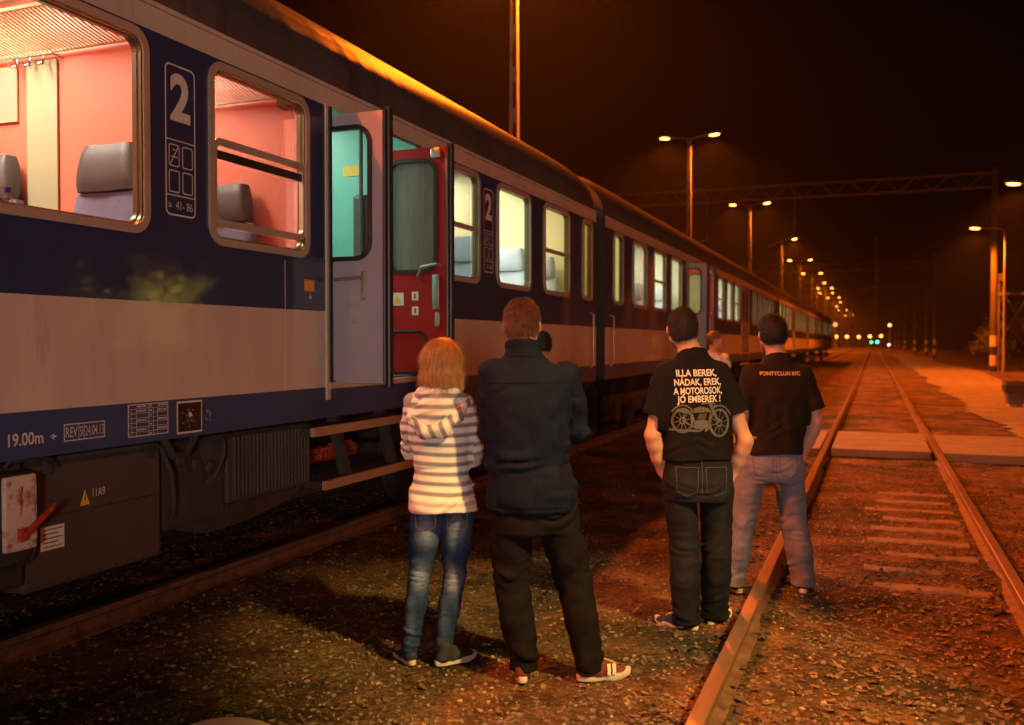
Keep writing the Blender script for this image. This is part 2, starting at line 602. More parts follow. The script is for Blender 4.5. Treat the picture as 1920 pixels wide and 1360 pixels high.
def grass(n, dmin, dmax, power):
    x, y = scatter_pts(n, dmin, dmax, power)
    g = np.sin(x * 1.3 + 2.0) * np.sin(y * 1.05 + x * .4) + .35 * np.sin(x * 4 + y * 3)
    ok = (g > .28) & ~near_rail(x, .05) & (x > -3.4) & (x < 3) & ~((np.abs(y - 15.55) < 1.5))
    ok &= ~((y > 13.2) & (x > 2.1))
    x, y = x[ok], y[ok]; n = len(x)
    b = 4
    X = np.repeat(x, b) + (nrs.rand(n * b) - .5) * .05; Y = np.repeat(y, b) + (nrs.rand(n * b) - .5) * .05
    h = .012 + .035 * nrs.rand(n * b) ** 2; a = nrs.rand(n * b) * 6.283; wd = .0016
    Z = ground_z(X, Y)
    dx, dy = np.cos(a), np.sin(a)
    lean = h * (nrs.rand(n * b) * .9)
    v0 = np.stack([X - dx * wd, Y - dy * wd, Z], -1); v1 = np.stack([X + dx * wd, Y + dy * wd, Z], -1)
    v2 = np.stack([X - dy * lean, Y + dx * lean, Z + h], -1)
    V = np.stack([v0, v1, v2], 1).reshape(-1, 3)
    F = np.arange(len(V)).reshape(-1, 3)
    o = put('grass', np_mesh('grass', V, F, M['grass'], smooth=False))
    tag(o, kind='stuff', label='short sparse grass growing between the stones')
grass(16000, 3.0, 16, 1.6)
# ------------------------------------------------------------ the passenger train
XS = 1.42
M['cream'] = pm('coach_cream_paint', (0.60, 0.49, 0.385), 0.5, 0.13, 1.6, 0.0012, 2.2, dark=(0.40, 0.30, 0.22), dscale=2.2, dthr=.66, coat=.4, stretch=(1, 2.2, .35))
M['blue'] = pm('coach_blue_paint', (0.010, 0.030, 0.10), 0.5, 0.15, 1.5, 0.0012, 2.2, coat=.6)
M['farcream'] = pm('matt_far_cream', (0.42, 0.33, 0.25), 0.85, 0.2, 1.6, 0.001, 2.2, stretch=(1, 2.2, .35), spec=.15)  # matt, darker copy of the coach cream that keeps far lights from mirroring
M['farblue'] = pm('matt_far_blue', (0.02, 0.03, 0.06), 0.8, 0.2, 1.6, 0.001, 2.2, spec=.15)  # matt copy of the coach blue, likewise without mirrored lights
M['skirt'] = pm('coach_sill_blue_paint', (0.022, 0.055, 0.16), 0.4, 0.15, 2, 0.001, 8, dark=(0.06, .05, .05), dscale=2, dthr=.64)
M['roof'] = pm('roof_paint', (0.085, 0.075, 0.075), 0.38, 0.3, 1.4, 0.010, 2.2, stretch=(.3, 1.9, .3), dark=(.045, .04, .04), dscale=2, dthr=.6)
M['alu'] = pm('window_frame_metal', (0.52, 0.43, 0.34), 0.42, 0.1, 6, 0.0004, 60, metal=.35)
M['brass'] = pm('bright_window_trim', (0.75, 0.66, 0.45), 0.22, 0.1, 6, metal=.9)
M['reveal'] = pm('dark_window_reveal', (0.10, 0.085, 0.04), 0.3, 0.1, 6, metal=.4)
M['rubber'] = pm('black_rubber', (0.015, 0.015, 0.016), 0.38, 0.2, 8)
M['iron'] = pm('underframe_iron', (0.032, 0.028, 0.025), 0.75, 0.45, 5, 0.003, 40, dark=(.05, .028, .018), dscale=4)
M['boxpaint'] = pm('underframe_box_paint', (0.06, 0.047, 0.04), 0.6, 0.2, 3, 0.001, 30, dark=(.06, .045, .035), dscale=3, dthr=.62)
M['wood'] = pm('step_board', (0.42, 0.25, 0.13), 0.75, 0.25, 6, .002, 30, stretch=(1, .1, 1))
M['glass'] = glass('window_glass')
M['greyglass'] = glass('door_glass', (.85, .9, .88), .10)
M['reflectpane'] = pm('painted_reflection_pane', (.20, .185, .155), .25, .35, 2.5, stretch=(3, 1, .2))  # grey curtain reflection is put into the colour of the pane
M['reflectpane'].node_tree.nodes['Principled BSDF'].inputs['Alpha'].default_value = .72
M['coral'] = pm('coral_laminate_wall', (0.82, 0.212, 0.135), 0.5, 0.03, 2)
M['creamwall'] = pm('cream_laminate_wall', (0.74, 0.66, 0.36), 0.5, 0.03, 2)
M['greywall'] = pm('pale_grey_wall', (0.55, 0.54, 0.40), 0.5, 0.05, 2)
M['teal'] = pm('teal_vestibule_wall', (0.16, 0.50, 0.42), 0.45, 0.04, 2)
M['ceil'] = pm('coach_ceiling', (0.78, 0.76, 0.70), 0.6, 0.03, 2)
M['seatblue'] = pm('seat_cloth', (0.16, 0.155, 0.25), 0.9, 0.12, 20, .001, 200)
M['headgrey'] = pm('headrest_vinyl', (0.075, 0.068, 0.07), 0.5, 0.1, 12, .001, 90)
M['seatpale'] = pm('seat_cover', (0.46, 0.50, 0.56), 0.85, 0.1, 12, .001, 90)
M['floor'] = pm('coach_floor', (0.12, 0.12, 0.12), 0.6, 0.2, 4)
M['red'] = pm('red_door_paint', (0.33, 0.011, 0.008), 0.5, 0.08, 3, spec=.25)
M['greydoor'] = pm('grey_door_paint', (0.40, 0.36, 0.43), 0.35, 0.06, 3, dark=(.28, .22, .2), dscale=3, dthr=.7, coat=.3)
M['white'] = pm('white_lettering', (0.72, 0.64, 0.56), 0.6, 0.1, 30)
M['yellow'] = pm('yellow_label', (0.75, 0.48, 0.04), 0.5, 0.08, 20)
M['orange'] = pm('orange_label', (0.85, 0.40, 0.03), 0.5, 0.08, 20)
M['black'] = pm('black_print', (0.012, 0.012, 0.014), 0.5, 0.1, 20)
M['steel'] = pm('door_hardware', (0.55, 0.52, 0.47), 0.3, 0.1, 20, metal=.8)
M['redrust'] = pm('red_brake_part', (0.40, 0.035, 0.02), 0.6, 0.5, 30, .01, 30)
M['lampglow'] = emit('ceiling_tube', (1.0, 0.93, 0.80), 3.2)
M['lampdim'] = emit('ceiling_tube_far', (1.0, 0.93, 0.72), 2.2)
M['strip'] = pm('pale_wall_strip', (.42, .42, .26), .6, .05, 3)
M['mirror'] = pm('mirror_panel', (0.60, 0.58, 0.42), 0.25, 0.03, 2, metal=.3)
M['graf'] = pm('scribbled_grey_door', (0.33, 0.32, 0.36), 0.5, 0.4, 5, dark=(.04, .035, .06), dscale=5, dthr=.5)

def side_sheet(mb, x, L, holes, bands, flip=False, zlo=1.0, zhi=3.25, ylo=0.0):
    """plane x = const cut into cells; holes (y0,y1,z0,z1) are left open; bands [(z0, z1, mat)]"""
    ys = sorted(set([ylo, L] + [h[0] for h in holes] + [h[1] for h in holes]))
    zs = sorted(set([zlo, zhi] + [h[2] for h in holes] + [h[3] for h in holes] + [b[0] for b in bands] + [b[1] for b in bands]))
    zs = [z for z in zs if zlo - 1e-6 <= z <= zhi + 1e-6]
    for a, b in zip(ys, ys[1:]):
        for c, d in zip(zs, zs[1:]):
            ym, zm = (a + b) / 2, (c + d) / 2
            if any(h[0] < ym < h[1] and h[2] < zm < h[3] for h in holes): continue
            mi = 0
            for b0, b1, mm in bands:
                if b0 <= zm < b1: mi = mm
            mb._add([(x, a, c), (x, b, c), (x, b, d), (x, a, d)], [(0, 1, 2, 3)], mi)

def roof_profile(s=1.0, drop=0.0, n=22, thick=0.0):
    pts = []
    for k in range(n + 1):
        t = math.pi * k / n
        c, sn = math.cos(t), math.sin(t)
        p = 2 / 2.35
        x = (XS + .012 - thick) * s * math.copysign(abs(c) ** p, c)
        z = 3.25 + (0.80 - drop - thick) * abs(sn) ** p
        pts.append((x, z))
    return pts

_frame_cache = {}
ZW0, ZW1 = 2.06, 3.10
def window(coach, ya, yb, kind, y_off=0.0):
    wd = round(yb - ya, 2)
    key = (wd, kind)
    if key not in _frame_cache:
        h = ZW1 - ZW0
        mb = MB()
        rr = .115 if wd > .5 else .08
        out = rrect(-wd / 2, wd / 2, 0, h, rr, 7)
        inn = rrect(-wd / 2 + .043, wd / 2 - .043, .043, h - .043, rr - .04, 7)
        ring_profile(mb, out, inn, -.004, .014, .004)
        fr = mb.mesh('window_frame', M['alu'], smooth=True)
        mb = MB()
        inn2 = rrect(-wd / 2 + .052, wd / 2 - .052, .052, h - .052, rr - .045, 7)
        inn3 = rrect(-wd / 2 + .058, wd / 2 - .058, .058, h - .058, rr - .05, 7)
        mb.loft([[(.006, y, z) for y, z in inn], [(.003, y, z) for y, z in inn2]], caps=False)
        mb.loft([[(.003, y, z) for y, z in inn2], [(-.022, y, z) for y, z in inn2]], caps=False, mi=1)
        mb.loft([[(-.022, y, z) for y, z in inn2], [(-.022, y, z) for y, z in inn3]], caps=False)
        mb.loft([[(-.022, y, z) for y, z in inn3], [(-.05, y, z) for y, z in inn3]], caps=False, mi=1)
        trim = mb.mesh('window_trim', [M['brass'], M['reveal']], smooth=True)
        mb = MB()
        mb._add([(-.03, -wd / 2 + .03, .03), (-.03, wd / 2 - .03, .03), (-.03, wd / 2 - .03, h - .03), (-.03, -wd / 2 + .03, h - .03)], [(0, 1, 2, 3)])
        pane = mb.mesh('pane', M['glass'])
        sash = bar = None
        if kind == 'half':
            mb = MB()
            mb.bbox((-.035, -wd / 2 + .05, .485), (.002, wd / 2 - .05, .53), .006)
            sash = mb.mesh('sash_bar', M['alu'])
        if kind == 'drop':
            mb = MB()
            o2 = rrect(-wd / 2 + .040, wd / 2 - .040, .115, .612, .06, 6)
            i2 = rrect(-wd / 2 + .070, wd / 2 - .070, .152, .575, .04, 6)
            ring_profile(mb, o2, i2, -.026, .006, -.026)
            mb.bbox((.006, -wd / 2 + .10, .583), (.016, -wd / 2 + .14, .593), .003)
            mb.bbox((.006, wd / 2 - .20, .583), (.016, wd / 2 - .14, .593), .003)
            sash = mb.mesh('sash', M['alu'], smooth=True)
            mb = MB()
            mb.bbox((-.02, -wd / 2 + .068, .495), (-.004, wd / 2 - .068, .545), .004)
            bar = mb.mesh('sash_seal', M['rubber'])
        _frame_cache[key] = (fr, trim, pane, sash, bar)
    fr, trim, pane, sash, bar = _frame_cache[key]
    wnd = put('window', fr, coach, (XS, (ya + yb) / 2 - y_off, ZW0))
    put('trim', trim, wnd)
    put('pane', pane, wnd)
    if sash: put('sash', sash, wnd)
    if bar: put('seal', bar, wnd)
    return wnd

_seat_cache = {}
def seat(coach, x, y, pale, face=-1):
    """high-backed seat; the backrest faces -y"""
    if pale not in _seat_cache:
        mb = MB()
        def pad(z0, z1, wd0, wd1, th, lean0, lean1, r=.05, nx=9, nz=7):
            rings = []
            for k in range(nz + 1):
                f = k / nz
                z = z0 + (z1 - z0) * f
                e = min(1, math.sin(math.pi * min(max(f, .02), .98)) ** .25)
                wd = (wd0 + (wd1 - wd0) * f) * (.9 + .1 * e)
                t = th * (.35 + .65 * e)
                ln = lean0 + (lean1 - lean0) * f
                ring = []
                for q in range(24):
                    a = 2 * math.pi * q / 24
                    cx, cy = math.cos(a), math.sin(a)
                    p = .38
                    px_ = wd / 2 * math.copysign(abs(cx) ** p, cx)
                    py_ = t / 2 * math.copysign(abs(cy) ** p, cy)
                    if cy < 0:
                        py_ += .022 * (1 - min(1, abs(px_) / (wd * .28)) ** 2) if abs(px_) < wd * .28 else 0
                    ring.append((px_, py_ + ln, z))
                rings.append(ring)
            return rings
        mb = MB(); mb.loft(pad(.42, 1.075, .52, .50, .13, .0, .05))
        back = mb.mesh('seat_back', M['seatpale'] if pale else M['seatblue'], smooth=True)
        mb = MB(); mb.loft(pad(1.08, 1.335, .43, .36, .15, .03, .055))
        head = mb.mesh('headrest', M['seatpale'] if pale else M['headgrey'], smooth=True)
        mb = MB(); mb.bbox((-.25, -.50, .32), (.25, .02, .46), .04)
        mb.box((-.2, -.4, 0), (.2, -.1, .32))
        cush = mb.mesh('seat_cushion', M['seatpale'] if pale else M['seatblue'], smooth=True)
        _seat_cache[pale] = (back, head, cush)
    back, head, cush = _seat_cache[pale]
    s = put('seat', cush, coach, (x, y, 1.25))
    put('seat_back', back, s)
    put('headrest', head, s)
    return s

def door_leaf(coach, y, inner, label, front=1):
    """a folding leaf standing square to the coach side; x from inside to outside"""
    x0, x1 = (XS - .46, XS + .275) if inner else (XS - .36, XS + .375)
    z0, z1 = 1.235, 3.085
    wx0, wx1, wz0, wz1 = x0 + (.205 if inner else .115), x1 - (.115 if inner else .125), 2.10, 2.975
    mb = MB()
    # panel with a rounded window opening, both faces and thickness
    out = rrect(x0, x1, z0, z1, .012, 6)
    hole = rrect(wx0, wx1, wz0, wz1, .10, 6)
    ya, yb = y - .022, y + .022
    mb.loft([[(u, ya, v) for u, v in hole], [(u, ya, v) for u, v in out], [(u, yb, v) for u, v in out], [(u, yb, v) for u, v in hole], [(u, ya, v) for u, v in hole]], caps=False)
    leaf = mb.build('door_leaf', M['red'] if inner else M['greydoor'], coach, smooth=True)
    leaf['label'] = label
    mb = MB()
    big = rrect(wx0 - .028, wx1 + .028, wz0 - .028, wz1 + .028, .125, 6)
    sm = rrect(wx0 + .004, wx1 - .004, wz0 + .004, wz1 - .004, .096, 6)
    mb.loft([[(u, ya - .001, v) for u, v in big], [(u, ya - .012, v) for u, v in big], [(u, ya - .012, v) for u, v in sm], [(u, y, v) for u, v in sm]], caps=False)
    mb.build('window_seal', M['rubber'], leaf, smooth=True)
    mb = MB(); mb._add([(wx0, y, wz0), (wx1, y, wz0), (wx1, y, wz1), (wx0, y, wz1)], [(0, 1, 2, 3)])
    mb.build('pane', M['reflectpane'] if inner else M['greyglass'], leaf)
    mb = MB(); mb.tube([(x1 + .018, y, z0 - .03), (x1 + .018, y, z1 + .02)], .03, 10)
    mb.tube([(x1 + .006, ya - .015, z0), (x1 + .006, ya - .015, z1)], .014, 8)
    mb.build('edge_seal', M['rubber'], leaf, smooth=True)
    mb = MB()
    if not inner:
        mb.bbox((x1 - .185, ya - .006, 1.80), (x1 - .145, ya - .001, 2.0), .002)
        mb.tube([(x1 - .165, ya, 1.955), (x1 - .165, ya - .05, 1.955), (x1 - .36, ya - .06, 1.945)], .010, 8)
        mb.lathe([(.014, -.006), (.014, .002)], (x1 - .165, ya - .006, 1.83), 12, axis=1)
        mb.build('door_handle', M['steel'], leaf, smooth=True)
    else:
        mb.bbox((x1 - .125, ya - .03, 1.78), (x1 - .065, ya - .001, 2.06), .006)
        mb.bbox((x1 - .11, ya - .012, 1.64), (x1 - .07, ya - .001, 1.76), .01)
        mb.tube([(x1 - .05, ya - .02, 2.13), (x1 - .07, ya - .06, 2.14), (x1 - .2, ya - .065, 2.12), (x1 - .25, ya - .03, 2.05), (x1 - .25, ya, 2.04)], .013, 8)
        mb.bbox((x1 - .13, ya - .05, 2.99), (x1 - .045, ya - .002, 3.07), .008)
        mb.build('door_handle', M['steel'], leaf, smooth=True)
        mb = MB(); mb.tube([(x0 + .06, ya - .02, 1.60), (x0 + .5, ya - .02, 1.60), (x0 + .57, ya - .02, 1.52), (x0 + .57, ya - .02, 1.47)], .014, 8)
        mb.box((x0 + .02, ya - .012, 1.25), (x1 - .05, ya - .002, 1.275))
        mb.build('kick_rail', M['rubber'], leaf, smooth=True)
        mb = MB()
        def stick(u0, u1, v0, v1, mi):
            mb._add([(u0, ya - .0035 - mi * .001, v0), (u1, ya - .0035 - mi * .001, v0), (u1, ya - .0035 - mi * .001, v1), (u0, ya - .0035 - mi * .001, v1)], [(0, 1, 2, 3)], mi)
        stick(x1 - .50, x1 - .395, 1.815, 1.92, 0)
        mb._add([(x1 - .485, ya - .006, 1.835), (x1 - .41, ya - .006, 1.835), (x1 - .4475, ya - .006, 1.90)], [(0, 1, 2)], 1)
        stick(x1 - .32, x1 - .26, 1.855, 1.925, 0)
        stick(x1 - .32, x1 - .26, 1.735, 1.805, 0)
        stick(x1 - .297, x1 - .283, 1.87, 1.91, 2)
        stick(x1 - .297, x1 - .283, 1.75, 1.79, 2)
        mb.build('warning_label', [M['white'], M['yellow'], M['black']], leaf)
    return leaf

def bogie(coach, y, detailed=True):
    mb = MB()
    mb.bbox((1.02, y - 1.55, .52), (1.16, y + 1.55, .70), .02)
    for dy in (-1.25, 1.25):
        mb.bbox((1.0, y + dy - .16, .30), (1.22, y + dy + .16, .62), .03)
        for q in (-.28, .28):
            for j in range(6):
                mb.lathe([(.05, 0), (.075, .02), (.05, .04)], (1.1, y + dy + q, .36 + j * .045), 10)
    mb.bbox((1.0, y - .35, .38), (1.22, y + .35, .58), .03)
    mb.bbox((-1.16, y - 1.55, .52), (-1.02, y + 1.55, .70), .02)
    mb.bbox((-1.05, y - .3, .45), (1.05, y + .3, .62), .02)
    b = mb.build('bogie', M['iron'], coach, smooth=True)
    for dy in (-1.25, 1.25):
        mw = MB()
        for s in (-1, 1):
            x = s * .72
            mw.lathe([(.06, x - s * .01), (.14, x + s * .09), (.16, x + s * .02), (.38, x + s * .02), (.40, x + s * .05), (.46, x + s * .05), (.46, x - s * .06), (.49, x - s * .075), (.49, x - s * .09), (.10, x - s * .08)], (0, y + dy, .46), 28, axis=0)
        mw.tube([(-.8, y + dy, .46), (.8, y + dy, .46)], .08, 10)
        mw.build('wheelset', M['iron'], b, smooth=True)
    return b

def build_coach(Y0, L, label, wins, doors, closed=(), walls=(), seats=(), intcol='greywall', lights=(), near=False, lampm='lampdim', dark=False, group='passenger coaches of the train', sheets=()):
    c = empty('passenger_coach', (TX, Y0, RT))
    tag(c, label, 'railway coach', group)
    W = [(a - Y0, b - Y0, k) for a, b, k in wins]
    D = [(a - Y0, b - Y0) for a, b in doors]
    CD = [(a - Y0, b - Y0) for a, b in closed]
    holes = [(a + .035, b - .035, ZW0 + .035, ZW1 - .035) for a, b, _ in W] + [(a, b, 1.24, 3.12) for a, b in D]
    mb = MB()
    bands = [(1.0, 1.208, 2), (1.208, 1.723, 0), (1.723, 3.115, 1), (3.115, 3.25, 0)]
    side_sheet(mb, XS, L, holes, bands)
    side_sheet(mb, -XS, L, [], bands)
    for y in (0, L):
        mb._add([(-XS, y, 1.0), (XS, y, 1.0), (XS, y, 3.25), (-XS, y, 3.25)], [(0, 1, 2, 3)], 3)
    mb._add([(-XS, 0, 1.0), (XS, 0, 1.0), (XS, L, 1.0), (-XS, L, 1.0)], [(0, 1, 2, 3)], 3)
    # drip rail and panel joints in real relief
    mb.bbox((XS - .004, .02, 3.236), (XS + .022, L - .02, 3.262), .006, mi=0)
    joints = [a - .2 for a, b, _ in W[::2]]
    for a, b in D + CD:
        mb.bbox((XS - .03, a - .055, 1.12), (XS + .012, a - .004, 3.125), .006, mi=0)
        mb.bbox((XS - .03, b + .004, 1.12), (XS + .012, b + .055, 3.125), .006, mi=0)
        mb.bbox((XS - .05, a - .02, 1.195), (XS + .02, b + .02, 1.238), .006, mi=0)
    body = mb.build('body', [M['farcream'], M['farblue'], M['farblue'], M['iron']] if dark else [M['cream'], M['blue'], M['skirt'], M['iron']], c, recalc=False)
    # inner lining
    mb = MB()
    side_sheet(mb, XS - .05, L - .05, [(h[0] - .0, h[1] + .0, h[2] - .0, h[3] + .0) for h in holes], [], zlo=1.25, zhi=3.25, ylo=.05)
    for h in holes:
        y0, y1, z0, z1 = h
        loop = lambda x: [(x, y0, z0), (x, y1, z0), (x, y1, z1), (x, y0, z1)]
        mb.loft([loop(XS - .049), loop(XS - .002)], caps=False, mi=1)
    mb.build('side_lining', [M['ceil'] if near else M[intcol], M['reveal']], c, recalc=False)
    MB().box((-XS + .02, .03, 1.17), (XS - .01, L - .03, 1.249)).build('floor', M['floor'], c)
    mb = MB(); mb.loft([[(x, y, z) for x, z in ((XS - .05, 3.23), (1.12, 3.58), (-1.12, 3.58), (-1.25, 3.40))] for y in (.05, L - .05)], closed=False, caps=False)
    mb.build('interior_ceiling', M['ceil'], c)
    mb = MB(); mb._add([(-1.25, .05, 1.25), (-1.25, L - .05, 1.25), (-1.25, L - .05, 3.40), (-1.25, .05, 3.40)], [(0, 1, 2, 3)])
    mb.build('interior_far_wall', M[intcol], c)
    # roof with tapered ends
    mb = MB()
    rings = []
    ends = [(0, .975, .10), (.08, .985, .06), (.22, .995, .03), (.5, 1, .01), (1.2, 1, 0)]
    cuts = ends + [(L * .5, 1, 0)] + [(L - a, b, d) for a, b, d in ends[::-1]]
    for y, s, d in cuts:
        rings.append([(x, y, z) for x, z in roof_profile(s, d)])
    mb.loft(rings, closed=False, caps=False)
    for r in (rings[0], rings[-1]):
        mb._add(r, [tuple(range(len(r)))])
    mb.build('roof', M['roof'], c, smooth=True)
    # windows, doors
    for a, b, k in wins:
        window(c, a, b, k, Y0)
    for a, b in D:
        door_leaf(c, a + .12, False, 'grey outer face of the folded door leaf')
        door_leaf(c, b - .07, True, 'red inner face of the folded door leaf')
        mb = MB()
        for y in (a - .01, b + .01):
            mb.tube([(XS + .006, y, 1.24), (XS + .006, y, 3.11)], .022, 8)
        mb.build('door_seal', M['rubber'], c, smooth=True)
    for a, b in CD:
        mb = MB()
        m_ = (a + b) / 2
        for p, q in ((a, m_ - .01), (m_ + .01, b)):
            out = rrect(p, q, 1.24, 3.12, .01, 6); hole = rrect(p + .12, q - .12, 2.10, 2.97, .09, 6)
            mb.loft([[(XS + .008, y, z) for y, z in out], [(XS + .008, y, z) for y, z in hole], [(XS - .02, y, z) for y, z in hole]], caps=False)
        mb.build('closed_door', M['graf'], c)
    # steps under each door
    for a, b in D + CD:
        st = MB()
        for z, d, y0 in ((.915, .0, a - .2), (.54, .0, a - .06)):
            st.bbox((XS - .26, y0, z - .025), (XS + d - .035, b + .15, z + .02), .004, mi=1)
            st.bbox((XS + d - .03, y0, z - .035), (XS + d + .005, b + .15, z + .028), .004, mi=0)
        for y in (a + .35, b - .35):
            st.loft([[(XS - .30, y, 1.15), (XS - .22, y, 1.15), (XS - .22, y + .05, 1.15), (XS - .30, y + .05, 1.15)],
                     [(XS - .14, y, .53), (XS - .06, y, .53), (XS - .06, y + .05, .53), (XS - .14, y + .05, .53)]], mi=1)
        st.build('entry_steps', [M['wood'], M['iron']], c)
    # gangway, buffers
    mb = MB()
    mb.bbox((-.55, -.24, 1.15), (.55, .0, 3.2), .05)
    mb.bbox((-.55, L, 1.15), (.55, L + .24, 3.2), .05)
    for s in (-1, 1):
        for y, e in ((0, -1), (L, 1)):
            mb.lathe([(.09, y), (.09, y + e * .16), (.24, y + e * .17), (.25, y + e * .2), (.2, y + e * .215)], (s * .87, 0, 1.06), 16, axis=1)
    mb.build('gangway', M['rubber'], c, smooth=True)
    for y in (2.75, L - 2.75):
        bogie(c, y)
    mb = MB()
    mb.bbox((-.95, 4.6, .38), (.25, L - 4.6, .99), .03)
    mb.bbox((-.95, .35, .55), (-.2, 4.6, .99), .03)
    mb.bbox((-.95, L - 4.6, .55), (-.2, L - .35, .99), .03)
    mb.bbox((-.66, .3, .02), (-.54, L - .3, .98), .01)  # deep plate added to block the lit ground beyond the train
    mb.build('underframe_screen', M['iron'], c)
    # grab rails at the ends
    if near or not dark:
        mb = MB()
        for y in (.28, L - .28):
            mb.tube([(XS, y, 1.9), (XS + .05, y, 1.88), (XS + .05, y, 1.22), (XS, y, 1.18)], .012, 8)
        mb.build('grab_rail', M['alu'], c, smooth=True)
    for y, m_, x0, x1 in walls:
        pr = [(x0, 1.25), (x1 + .03 if x1 > 1.3 else x1, 1.25)] + ([(x1 + .03, 3.23), (1.11, 3.575)] if x1 > 1.3 else [(x1, 3.575)]) + ([(-1.12, 3.575), (x0, 3.395)] if x0 < -1.2 else [(x0, 3.575)])
        MB().prism(pr, 1, y - Y0 - .02, y - Y0 + .02).build('partition', M[m_], c) if False else MB().loft([[(a, y - Y0 + d, b) for a, b in pr] for d in (-.02, .02)]).build('partition', M[m_], c)
    for x, y, pale in seats:
        seat(c, x, y - Y0, pale)
    for a, b, x in lights:
        mb = MB(); mb.bbox((x - .07, a - Y0, 3.51), (x + .07, b - Y0, 3.574), .012)
        mb.build('ceiling_lamp', M[lampm], c)
    return c

# --- coach 1
Y1a, Y1b = -12.45, 12.05
wins1 = [(2.80, 3.80, 'fixed'), (4.26, 5.25, 'drop'), (7.11, 8.10, 'half'), (8.53, 9.50, 'fixed'), (9.93, 10.88, 'half'), (11.43, 11.86, 'fixed')]
wins1 += [(1.38, 2.38, 'half'), (-.04, .96, 'fixed'), (-1.46, -.46, 'half'), (-2.88, -1.88, 'fixed'), (-4.3, -3.3, 'half'), (-8.5, -7.5, 'half'), (-9.9, -8.9, 'fixed'), (-11.3, -10.3, 'half')]
walls1 = [(4.09, 'coral', -1.25, 1.33), (5.40, 'coral', -1.25, 1.33), (2.62, 'coral', -1.25, 1.33), (6.98, 'teal', -1.25, 1.33), (5.46, 'teal', -1.25, 1.33),
          (10.10, 'creamwall', -1.25, 1.33), (11.90, 'creamwall', -1.25, 1.33), (-5, 'coral', -1.25, 1.33), (11.30, 'creamwall', -1.25, 1.33)]
seats1 = [(1.02, 3.92, False), (.10, 3.92, False), (.74, 5.22, False), (-.20, 5.22, False), (1.0, 8.62, True), (.98, 9.92, True), (.95, 11.08, True), (.3, 8.62, True), (.25, 9.92, True)]
c1 = build_coach(Y1a, Y1b - Y1a, 'nearest blue and cream coach with the number 2 beside its lit coral compartments', wins1, [(5.50, 6.90)], walls=walls1, seats=seats1,
                 intcol='creamwall', near=True, lampm='lampglow',
                 lights=[(2.75, 3.95, .25), (4.2, 5.25, .25), (5.8, 6.6, 0), (7.1, 8.4, -.1), (8.7, 9.9, -.1), (10.3, 11.2, -.1), (1.2, 2.4, .25)])
cl = c1.location
def A(name, x, y, z, P, col, sx=.3, sy=.9):
    add_light(name, 'AREA', (x - TX, y - Y1a, z - RT), P, col, parent=c1, shape='RECTANGLE', size=sx, size_y=sy)
WARMW = (1.0, .86, .66)
A('lamp_light', -4.6, 3.3, 3.63, 66, WARMW, .25, 1.1)
A('lamp_light', -4.6, 4.75, 3.63, 125, WARMW, .25, .9)
A('lamp_light', -4.6, 1.8, 3.63, 45, WARMW, .25, 1.1)
A('lamp_light', -4.9, 6.2, 3.63, 32, (.95, 1, .86), .4, .7)
A('lamp_light', -4.9, 7.8, 3.63, 80, (.95, 1, .92), .3, 1.2)
A('lamp_light', -4.9, 9.3, 3.63, 80, (1, .97, .8), .3, 1.1)
A('lamp_light', -4.9, 10.7, 3.63, 60, (1, .97, .8), .3, .8)
A('lamp_light', -4.7, 11.62, 3.63, 20, (1, .75, .35), .3, .2)

# fittings of the coral compartments
def loc1(x, y, z): return (x - TX, y - Y1a, z - RT)
for yw in (4.07, 5.38):
    y = yw - Y1a
    # luggage rack: two rails and a mesh of thin bars
    mb = MB()
    mb.tube([(-1.2, y - .40, 3.27), (1.22, y - .40, 3.27)], .012, 8)
    mb.tube([(-1.2, y - .03, 3.17), (1.30, y - .03, 3.17)], .010, 8)
    for i in range(84):
        x = -1.19 + i * .029
        mb.tube([(x, y - .40, 3.268), (x, y - .2, 3.205), (x, y - .03, 3.168)], .0058, 4)
    mb.build('luggage_rack', M['creamwall'], c1, smooth=True)
    mb = MB(); mb.tube([(-1.2, y - .43, 3.33), (1.2, y - .43, 3.33)], .035, 10); mb.build('rack_rail', M['ceil'], c1, smooth=True)
    mb = MB(); mb.box((.30, y - .016, 1.26), (.53, y - .006, 3.13)); mb.build('wall_strip', M['strip'], c1)
    mb = MB(); mb.box((-.35, y - .018, 2.80), (.225, y - .008, 3.12)); mb.build('mirror', M['mirror'], c1)
    mb = MB()
    mb.tube([(.22, y - .0, 3.14), (.23, y - .05, 3.15), (.54, y - .05, 3.15), (.56, y - .0, 3.14)], .008, 8)
    for i in range(3):
        x = .27 + i * .10
        mb.tube([(x, y - .05, 3.15), (x, y - .052, 3.11), (x - .02, y - .075, 3.09), (x - .035, y - .09, 3.115)], .006, 6)
        mb.tube([(x, y - .052, 3.11), (x + .02, y - .075, 3.09), (x + .035, y - .09, 3.115)], .006, 6)
    mb.build('coat_hooks', M['steel'], c1, smooth=True)
    mb = MB()
    mb.tube([(1.20, y - .03, 3.12), (1.20, y - .06, 3.07), (1.17, y - .09, 3.085)], .007, 6)
    mb.tube([(1.20, y - .06, 3.07), (1.23, y - .09, 3.085)], .007, 6)
    mb.bbox((1.12, y - .06, 3.10), (1.30, y - .005, 3.16), .01)
    mb.build('rack_bracket', M['headgrey'], c1, smooth=True)
# table flap by the window and the bottle on it
MB().bbox((.80, 3.18 - Y1a, 1.98), (1.34, 3.50 - Y1a, 2.01), .006).build('table_flap', M['headgrey'], c1)

